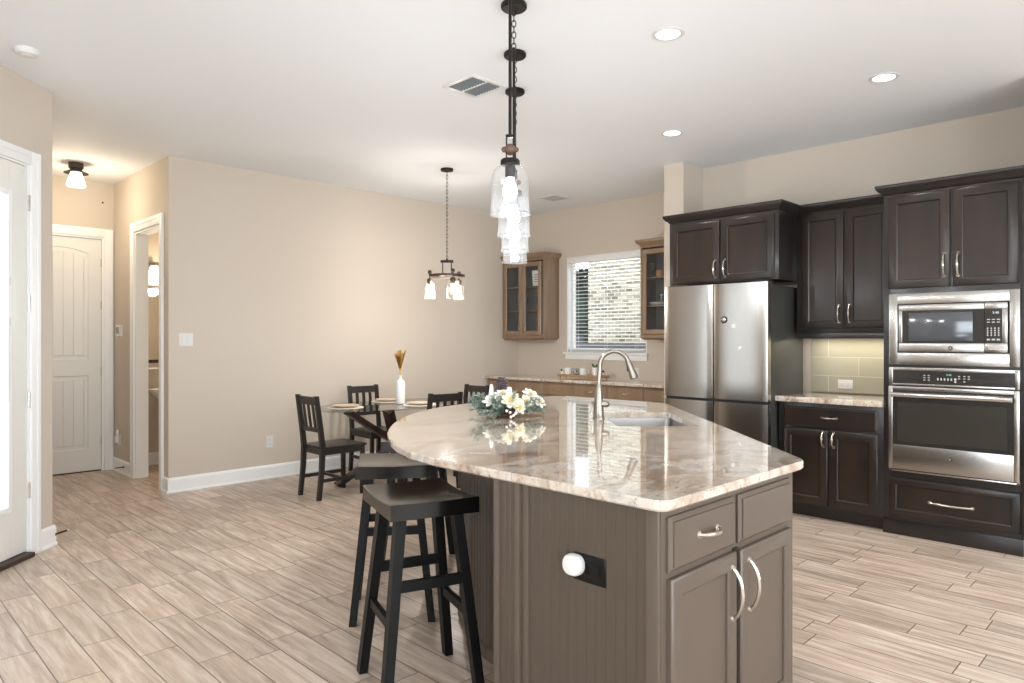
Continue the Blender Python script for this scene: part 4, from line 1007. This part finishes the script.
def flower(c, n, R, m, tilt):
    mb = MB(); rot = Matrix.Rotation(tilt[0], 4, 'X') @ Matrix.Rotation(tilt[1], 4, 'Y')
    for layer, (k, rr_, up) in enumerate(((n, R, .12), (n, R*.8, .35), (max(4, n-2), R*.5, .8))):
        for i in range(k):
            a = 2*PI*(i+layer*.5)/k+random.uniform(-.1, .1); d = Vector((math.cos(a), math.sin(a), up)).normalized(); s_ = Vector((-math.sin(a), math.cos(a), 0))*rr_*.30
            P = [Vector((0, 0, .002*layer)), d*rr_*.45+s_+Vector((0, 0, .004)), d*rr_*.78+s_*.8, d*rr_, d*rr_*.78-s_*.8, d*rr_*.45-s_+Vector((0, 0, .004)), d*rr_*.5+Vector((0, 0, -.004))]
            P = [tuple(rot @ p + Vector(c)) for p in P]; mb.add(P, [(0, 1, 6), (1, 2, 6), (2, 3, 6), (3, 4, 6), (4, 5, 6), (5, 0, 6)])
    f_ = mb.build('flower', m, fl, smooth=20)
    mb = MB()
    for i in range(7): p = rot @ Vector((random.uniform(-.008, .008), random.uniform(-.008, .008), .014)); mb.sphere(tuple(p+Vector(c)), .005, 8, 5)
    mb.build('flower_heart', M['gold'], f_)
flower((-.075, -.06, .095), 6, .062, M['petalw'], (.6, -.2)); flower((.035, -.085, .10), 7, .066, M['petal'], (.8, .1)); flower((.125, -.045, .085), 6, .055, M['petal'], (.8, .5))
flower((-.01, -.03, .135), 6, .06, M['petalw'], (.3, 0)); flower((.15, .02, .125), 6, .058, M['petalw'], (.5, .4)); flower((.085, -.10, .06), 6, .045, M['petal'], (1.2, .2)); flower((.20, -.01, .085), 6, .05, M['petalw'], (.7, .6))
mb = MB(); pc = Vector((-.022, .03, .165))
for k in range(10):
    z = -.055+k*.012; rr_ = .040*math.sin(PI*(k+1.5)/12)**.7
    for i in range(11):
        a = 2*PI*(i+.5*(k % 2))/11; d = Vector((math.cos(a), math.sin(a), .35)); s_ = Vector((-math.sin(a), math.cos(a), 0))*.009; b = pc+Vector((0, 0, z))
        mb.loft([[b+d*rr_*.3-s_*.4, b+d*rr_*.3+s_*.4, b+d*rr_*.3+s_*.4+Vector((0, 0, .004)), b+d*rr_*.3-s_*.4+Vector((0, 0, .004))], [b+d*rr_-s_, b+d*rr_+s_, b+d*rr_+s_+Vector((0, 0, .005)), b+d*rr_-s_+Vector((0, 0, .005))]])
mb.lathe([(.004, -.06), (.012, -.05), (.014, 0), (.008, .05), (.003, .06)], pc, 12); mb.build('pinecone', M['cone'], fl, smooth=0)
for c in ((-.082, .015, .025), (.022, .03, .025)):
    mb = MB(); mb.lathe([(.018, 0), (.017, .10), (.010, .155), (.003, .165)] if c[0] < 0 else [(.018, 0), (.018, .13), (.015, .145), (.003, .147)], c, 14); mb.build('candle', M['candle'], fl)
mb = MB(); bp_ = [(.03, -.13, .035), (.05, -.15, .02), (.062, -.14, .03), (.035, -.155, .012), (.075, -.135, .05), (.01, -.14, .045), (.09, -.125, .04)]
for p in bp_: mb.sphere(p, .0085, 10, 6)
mb.build('berries', M['berry'], fl)
mb = MB()
for p in bp_: mb.tube([(0.03, -.05, .04), (p[0]*.8, p[1]*.7, p[2]+.02), p], .0015, 5)
for i in range(8): a = i*.8; mb.tube([(0, 0, .03), (math.cos(a)*.1, math.sin(a)*.07, .04), (math.cos(a)*.17, math.sin(a)*.11, .03)], .003, 5)
mb.lathe([(.05, .0), (.06, .008), (.05, .02), (.02, .025)], n=20); mb.build('twig_base', M['twig'], fl)

# ------------------------------------------------------------------ bar stools
def make_stool(label):
    # seat long side along local x? seat .35 (x) by .42 (y), height .77
    t = thing('bar_stool', label, 'bar stool', (0, 0, 0), 0, 'black saddle bar stools along the island')
    hx, hy, zt = .178, .205, .772
    mb = MB(); n = 12; rings = []
    for i in range(n+1):
        u = -1+2*i/n; y = hy*u; dip = -.014*(1-u*u) ; 
        e_ = .004
        rings.append([(-hx, y, zt-.062), (hx, y, zt-.062), (hx, y, zt+dip-e_), (hx-e_, y, zt+dip), (0, y, zt+dip-.004), (-hx+e_, y, zt+dip), (-hx, y, zt+dip-e_)])
    mb.loft(rings); mb.build('seat', M['stoolseat'], t, smooth=25)
    tops = {}; zt0 = zt-.062
    for sx in (-1, 1):
        for sy in (-1, 1):
            a = (sx*.115, sy*.115, zt0); b = (sx*.190, sy*.175, 0); tops[sx, sy] = (a, b)
            mb = MB(); mb.vbeam(b, a, .036, .046, .040, .05); mb.build('leg', M['blackwood'], t)
    def at(k, z):
        a, b = tops[k]; u = 1-z/zt0; return Vector((a[0]+(b[0]-a[0])*u, a[1]+(b[1]-a[1])*u, z))
    for sy in (-1, 1):
        mb = MB(); mb.beam(at((-1, sy), .44), at((1, sy), .44), .022, .04); mb.build('stretcher', M['blackwood'], t)
    for sx in (-1, 1):
        mb = MB(); mb.beam(at((sx, -1), .30), at((sx, 1), .30), .022, .036); mb.build('stretcher', M['blackwood'], t)
    return t
st = make_stool('black saddle bar stool nearest the camera beside the island')
st.location = (1.728, 2.262, 0); st.rotation_euler = (0, 0, -.33)
dup(st, (2.09, 2.955, 0), -.63, 'second black bar stool, just behind the nearest one at the island curve')
dup(st, (2.655, 3.49, 0), -.88, 'third black bar stool, almost hidden under the far curve of the countertop')

# ------------------------------------------------------------------ dining set
def make_chair(label):
    t = thing('dining_chair', label, 'chair', (0, 0, 0), 0, 'dark slat-back dining chairs around the glass table')
    hw = .162; xb, xf = -.195, .205; lw = .034
    m = M['chairwood']
    mb = MB(); mb.box(xb+.0, xf+.028, -hw-.03, hw+.03, .436, .456, .005); mb.build('seat', m, t)
    mb = MB(); mb.box(xb+.02, xf, -hw-.012, -hw+.010, .385, .436); mb.box(xb+.02, xf, hw-.010, hw+.012, .385, .436); mb.box(xf-.012, xf+.010, -hw, hw, .385, .436); mb.box(xb-.004, xb+.016, -hw, hw, .385, .436); mb.build('apron', m, t)
    for s_ in (-1, 1):
        mb = MB(); mb.box(xf-lw/2, xf+lw/2, s_*hw-lw/2, s_*hw+lw/2, 0, .436, .002); mb.build('leg', m, t)
        mb = MB()
        r = lambda x, z, w_=.040: [(x-w_/2, s_*hw-lw/2, z), (x+w_/2, s_*hw-lw/2, z), (x+w_/2, s_*hw+lw/2, z), (x-w_/2, s_*hw+lw/2, z)]
        mb.loft([r(xb-.035, 0, .034), r(xb-.008, .25), r(xb, .45, .044), r(xb-.02, .62), r(xb-.060, .90, .034)]); mb.build('back_post', m, t)
        mb = MB(); mb.beam((xb-.018, s_*hw, .165), (xf, s_*hw, .165), .018, .030); mb.build('stretcher', m, t)
    mb = MB(); mb.box(-.01, .01, -hw, hw, .152, .178); mb.build('stretcher', m, t)
    def bx_(z): return xb-.02-.040*(z-.62)/.28 if z > .62 else xb-.02*(z-.45)/.17
    mb = MB(); mb.beam((bx_(.855), -hw, .855), (bx_(.855), hw, .855), .070, .020, up=(1, 0, .2)); mb.build('top_rail', m, t)
    mb = MB(); mb.beam((bx_(.60), -hw, .60), (bx_(.60), hw, .60), .036, .020, up=(1, 0, .2)); mb.build('lower_rail', m, t)
    for y in (-.078, 0, .078):
        mb = MB(); mb.beam((bx_(.60), y, .60), (bx_(.85), y, .85), .030, .012, up=(1, 0, 0)); mb.build('slat', m, t)
    return t
ch = make_chair('dark slat-back chair at the left end of the glass table, seen from the side')
ch.location = (3.275, 5.555, 0); ch.rotation_euler = (0, 0, 0)
dup(ch, (4.12, 6.14, 0), -PI/2-.05, 'dark slat-back chair on the wall side of the glass table behind the white vase')
dup(ch, (4.10, 5.18, 0), PI/2-.12, 'dark slat-back chair on the near side of the glass table, back towards the island')
dup(ch, (4.78, 5.56, 0), PI+.03, 'dark slat-back chair at the far right end of the glass table behind the flowers')
tb = thing('dining_table', 'oval clear glass dining table on crossed dark wooden beams', 'table', (4.05, 5.66, 0))
mb = MB(); N = 56
def sup(a, b, n_=2.5): return [(a*math.copysign(abs(math.cos(t))**(2/n_), math.cos(t)), b*math.copysign(abs(math.sin(t))**(2/n_), math.sin(t))) for t in [2*PI*i/N for i in range(N)]]
mb.loft([[(x, y, z) for x, y in sup(.86-o, .475-o)] for o, z in ((.004, .738), (0, .741), (0, .747), (.004, .75))]); mb.build('glass_top', M['tableglass'], tb)
for a, b in ((((-.64, -.14, .737), (.60, .10, .02))), (((-.60, .12, .02), (.64, -.10, .737))), (((-.30, -.28, .737), (.25, .25, .02)))):
    A, B = (a, b) if a[2] > b[2] else (b, a)
    mb = MB(); mb.beam((B[0], B[1], B[2]-.02), A, .07, .09, up=(0, 1, 0)); mb.v = [(x, y, min(max(z, 0.0), .737)) for x, y, z in mb.v]; mb.build('leg', M['tablewood'], tb)
mb = MB(); mb.lathe([(.06, .30), (.075, .34), (.075, .42), (.06, .46)], n=20); mb.build('hub', M['tablewood'], tb)
spots = [(-.56, .03, 'at the left end of the glass table'), (.10, .30, 'on the wall side of the glass table, behind the vase'), (.10, -.24, 'on the near side of the glass table'), (.62, 0, 'at the right end of the glass table')]
pm0 = pl0 = None
for x, y, l in spots:
    if pm0 is None:
        mb = MB(); mb.lathe([(.001, 0), (.165, 0), (.168, .002), (.165, .004), (.001, .004)], n=36); pm0 = mb.build('placemat', M['placemat']); o = pm0
        mb = MB(); mb.lathe([(.06, 0), (.075, .004), (.118, .014), (.128, .020), (.126, .022), (.112, .017), (.07, .008), (.001, .008)], n=36); pl0 = mb.build('dinner_plate', M['plate']); p = pl0
    else: o = pm0.copy(); COL.objects.link(o); p = pl0.copy(); COL.objects.link(p)
    o.location = (4.05+x, 5.66+y, .7505); p.location = (4.05+x, 5.66+y, .755)
    tag(o, 'round white placemat '+l, 'placemat', 'white placemats on the glass table'); tag(p, 'beige plate on the placemat '+l, 'plate', 'beige plates on the glass table')
vs = thing('bottle_vase', 'tall white bottle vase standing in the middle of the glass table', 'vase', (4.07, 5.63, .7505))
mb = MB(); mb.lathe([(.036, 0), (.045, .008), (.046, .20), (.040, .225), (.020, .243), (.018, .275), (.021, .283), (.017, .283), (.015, .24)], n=30); mb.build('body', M['ceramic'], vs)
pg = thing('dried_grass_bunch', 'bunch of golden dried grass plumes in the white bottle vase', 'dried grass', (4.07, 5.63, 1.0))
for i in range(8):
    a = i*2*PI/8+.2; sp = .025+.028*(i % 3); mb = MB(); p = []
    top_ = Vector((math.cos(a)*sp*1.0, math.sin(a)*sp, .245+.03*(i % 2)))
    for k in range(7): t = k/6; p.append(Vector((top_.x*t*t, top_.y*t*t, top_.z*t)))
    mb.tube(p, .0018, 5)
    for k in range(420):
        t = random.uniform(.38, 1.0); q = Vector((top_.x*t*t, top_.y*t*t, top_.z*t)); b = random.uniform(0, 2*PI); L = .034*math.sin(PI*min(1, (t-.30)/.80))+.010
        v = Vector((math.cos(b), math.sin(b), 1.6)).normalized()*L; s_ = v.orthogonal().normalized()*.0030; mb.add([q-s_, q+s_, q+v], [(0, 1, 2)])
    mb.build('plume', M['pampas'], pg, smooth=0)

# ------------------------------------------------------------------ hanging lights
def chain(mb, x, y, z0, z1, ln=.036, r=.0026, w=.010):
    n = max(1, int((z1-z0)/(ln*.78))); st_ = (z1-z0)/n
    for i in range(n):
        zc = z0+st_*(i+.5); pts = []
        for k in range(12):
            a = 2*PI*k/12; u = w*math.cos(a); v = (st_*.5+.004)*math.sin(a)
            pts.append((x+u, y, zc+v) if i % 2 == 0 else (x, y+u, zc+v))
        mb.tube(pts, r, 5, True)
def pendant(label, x, y):
    t = thing('pendant_light', label, 'pendant light', (x, y, 0), -PI/4, 'glass jar pendants in a row over the island')
    mb = MB(); mb.lathe([(.062, H-.001), (.065, H-.006), (.065, H-.020), (.058, H-.027), (.012, H-.030)], n=32); mb.build('canopy', M['bronze'], t)
    mb = MB(); chain(mb, 0, 0, 2.825, H-.028); mb.build('chain', M['bronze'], t)
    mb = MB(); mb.cyl((0, 0, 2.215), (0, 0, 2.825), .0068, n=12); mb.sphere((0, 0, 2.825), .010, 10, 6); mb.build('rod', M['bronze'], t)
    mb = MB(); mb.box(-.018, -.012, -.012, .012, 2.125, 2.225, .002); mb.box(.012, .018, -.012, .012, 2.125, 2.225, .002); mb.box(-.018, .018, -.012, .012, 2.213, 2.225, .002); mb.build('yoke', M['bronze'], t)
    mb = MB(); mb.sphere((0, 0, 2.165), .024, 18, 10); mb.sphere((-.024, 0, 2.165), .012, 12, 8); mb.sphere((.024, 0, 2.165), .012, 12, 8); mb.build('pulley_ball', M['woodball'], t)
    mb = MB(); mb.lathe([(.012, 2.128), (.036, 2.124), (.040, 2.118), (.040, 2.104), (.034, 2.098), (.020, 2.096)], n=28); mb.lathe([(.021, 2.096), (.021, 2.055), (.018, 2.05)], n=20); mb.build('socket', M['bronze'], t)
    mb = MB(); pr = [(.038, 2.100), (.050, 2.094), (.067, 2.080), (.076, 2.060), (.079, 2.03), (.079, 1.935), (.082, 1.908), (.084, 1.898)]
    mb.lathe(pr+[(r_-.003, z_) for r_, z_ in reversed(pr)], n=40, caps=False)
    mb.lathe([(.0845, 1.903), (.0865, 1.899), (.0845, 1.895), (.081, 1.896)], n=40, caps=False); mb.build('glass_shade', M['shade'], t)
    mb = MB(); mb.lathe([(.012, 2.052), (.015, 2.04), (.026, 2.015), (.030, 1.992), (.026, 1.970), (.012, 1.957), (.002, 1.954)], n=20); mb.build('bulb', M['bulb'], t)
    return t
pend = [(2.010, 2.021), (2.441, 2.428), (2.862, 2.838), (3.288, 3.260)]
plab = ['nearest and highest-looking of the four clear glass pendants over the island', 'second clear glass pendant from the camera over the island', 'third clear glass pendant from the camera over the island', 'farthest and lowest-looking clear glass pendant over the island']
p0 = pendant(plab[0], *pend[0])
for i in range(1, 4): dup(p0, (pend[i][0], pend[i][1], 0), -PI/4, plab[i])
for x, y in pend: point('pendant_glow', (x, y, 1.93), 10, (.92, .96, 1), .03)

cd = thing('chandelier', 'small bronze chandelier with three glass jar lights over the dining table', 'chandelier', (4.33, 5.225, 0), -PI/4)
mb = MB(); mb.lathe([(.060, H-.001), (.063, H-.006), (.060, H-.022), (.012, H-.03)], n=28); mb.build('canopy', M['bronze'], cd)
mb = MB(); chain(mb, 0, 0, 2.165, H-.028, ln=.045, r=.0024, w=.0085); mb.build('chain', M['bronze'], cd)
mb = MB(); mb.box(-.062, .062, -.018, .018, 2.135, 2.160, .003); mb.cyl((0, 0, 2.155), (0, 0, 2.175), .01)
for s_ in (-1, 1): mb.cyl((s_*.042, 0, 2.0), (s_*.042, 0, 2.14), .0055, n=8)
mb.build('hanger', M['bronze'], cd)
mb = MB()
for r_, z_ in ((.168, 2.003),):
    n = 40; mb.loft([[(rr_*math.cos(2*PI*k/n), rr_*math.sin(2*PI*k/n), zz_) for k in range(n)] for rr_, zz_ in ((r_-.006, 1.992), (r_+.006, 1.992), (r_+.006, 2.018), (r_-.006, 2.018), (r_-.006, 1.992))], False, False)
mb.beam((-.165, 0, 2.003), (.165, 0, 2.003), .022, .02); mb.build('ring', M['bronzeL'], cd)
for k, a in enumerate((math.radians(176), math.radians(52), math.radians(294))):
    x, y = .170*math.cos(a), .170*math.sin(a)
    mb = MB(); mb.cyl((x, y, 1.935), (x, y, 2.03), .008); mb.lathe([(.010, 1.985), (.026, 1.975), (.028, 1.955), (.024, 1.94), (.016, 1.92)], (x, y, 0), 18); mb.sphere((x, y, 2.045), .021, 12, 8); am = mb.build('socket', M['bronzeL'], cd)
    mb = MB(); pr = [(.027, 1.95), (.043, 1.935), (.050, 1.91), (.052, 1.80), (.055, 1.785)]; mb.lathe(pr+[(r_-.002, z_) for r_, z_ in reversed(pr)], (x, y, 0), 28, caps=False); mb.build('glass_shade', M['shade2'], cd)
    mb = MB(); mb.lathe([(.012, 1.925), (.024, 1.89), (.028, 1.86), (.022, 1.835), (.004, 1.82)], (x, y, 0), 16); mb.build('bulb', M['bulbw'], cd)
point('chandelier_glow', (4.33, 5.225, 1.84), 50, (1, .93, .85), .08)

hl = thing('flush_ceiling_light', 'small flush ceiling light with opal glass bell in the hall', 'ceiling light', (1.72, 7.53, 0), 0)
mb = MB(); mb.lathe([(.062, H-.001), (.062, H-.05), (.05, H-.055), (.05, H-.085)], n=28); mb.build('canopy', M['bronzeL'], hl)
mb = MB(); mb.lathe([(.05, H-.070), (.10, H-.092), (.103, H-.097), (.05, H-.08)], n=36); mb.build('rim', M['bronzeL'], hl)
mb = MB(); mb.lathe([(.045, H-.085), (.054, H-.11), (.076, H-.18), (.082, H-.21), (.076, H-.224), (.02, H-.23)], n=32); mb.build('shade', M['opal'], hl)
point('hall_glow', (1.72, 7.53, 2.70), 15, (1, .84, .62), .08)

def downlight(label, x, y):
    t = thing('recessed_light', label, 'downlight', (x, y, H), 0, 'round recessed downlights in the kitchen ceiling')
    mb = MB(); mb.lathe([(.088, 0), (.088, -.003), (.078, -.007), (.064, -.004), (.062, .0)], n=36, caps=False); mb.build('trim_ring', M['white'], t)
    mb = MB(); mb.lathe([(.001, -.0025), (.063, -.0025)], n=32, caps=False); mb.build('lens', M['can'], t)
    l = bpy.data.lights.new('downlight_beam', 'SPOT'); l.energy = 60; l.color = (1, .96, .9); l.spot_size = 2.3; l.spot_blend = .8; l.shadow_soft_size = .06
    o = bpy.data.objects.new('downlight_beam', l); COL.objects.link(o); o.parent = t; o.location = (0, 0, -.02)
    return t
dl = downlight('recessed downlight nearest the camera, upper middle of the ceiling', 3.274, 2.072)
for x, y, l in ((4.787, 1.446, 'recessed downlight above the wall ovens at the right'), (4.863, 3.041, 'recessed downlight in front of the wall end by the refrigerator')): dup(dl, (x, y, H), 0, l)

def vent(label, x, y, s_=.30, ml='greyvent'):
    t = thing('ceiling_vent', label, 'vent', (x, y, H), 0); h_ = s_/2; b = .028
    mb = MB()
    for a, c, d, e_ in ((-h_, -h_+b, -h_, h_), (h_-b, h_, -h_, h_)): mb.box(a, c, d, e_, -.008, 0, .002)
    for a in (-h_, h_-b): mb.box(-h_+b, h_-b, a, a+b, -.008, 0, .002)
    mb.box(-.007, .007, -h_+b, h_-b, -.008, 0); mb.build('frame', M['white'], t)
    mb = MB(); mb.box(-h_+b, h_-b, -h_+b, h_-b, -.0015, -.0005); mb.build('backing', M[ml], t)
    mb = MB(); n = 9
    for k in range(n):
        yy = -h_+b+(s_-2*b)*(k+.5)/n
        for xa, xb_ in ((-h_+b, -.007), (.007, h_-b)): mb.beam((xa, yy, -.006), (xb_, yy, -.006), .010, .0015, up=(0, .7, .7))
    mb.build('louvers', M[ml], t)
vent('square ceiling air vent with grey louvers beside the pendants', 3.045, 3.395, .30)
vent('faint square ceiling vent above the nook window', 6.10, 5.40, .28, 'palevent')
t = thing('smoke_detector', 'white round smoke detector on the ceiling above the patio door', 'smoke detector', (.85, 4.79, H))
mb = MB(); mb.lathe([(.065, 0), (.065, -.012), (.055, -.030), (.02, -.036)], n=32); mb.build('cover', M['white'], t)
mb = MB(); mb.lathe([(.030, -.034), (.030, -.038), (.005, -.039)], n=20); mb.build('sensor', M['white'], t)
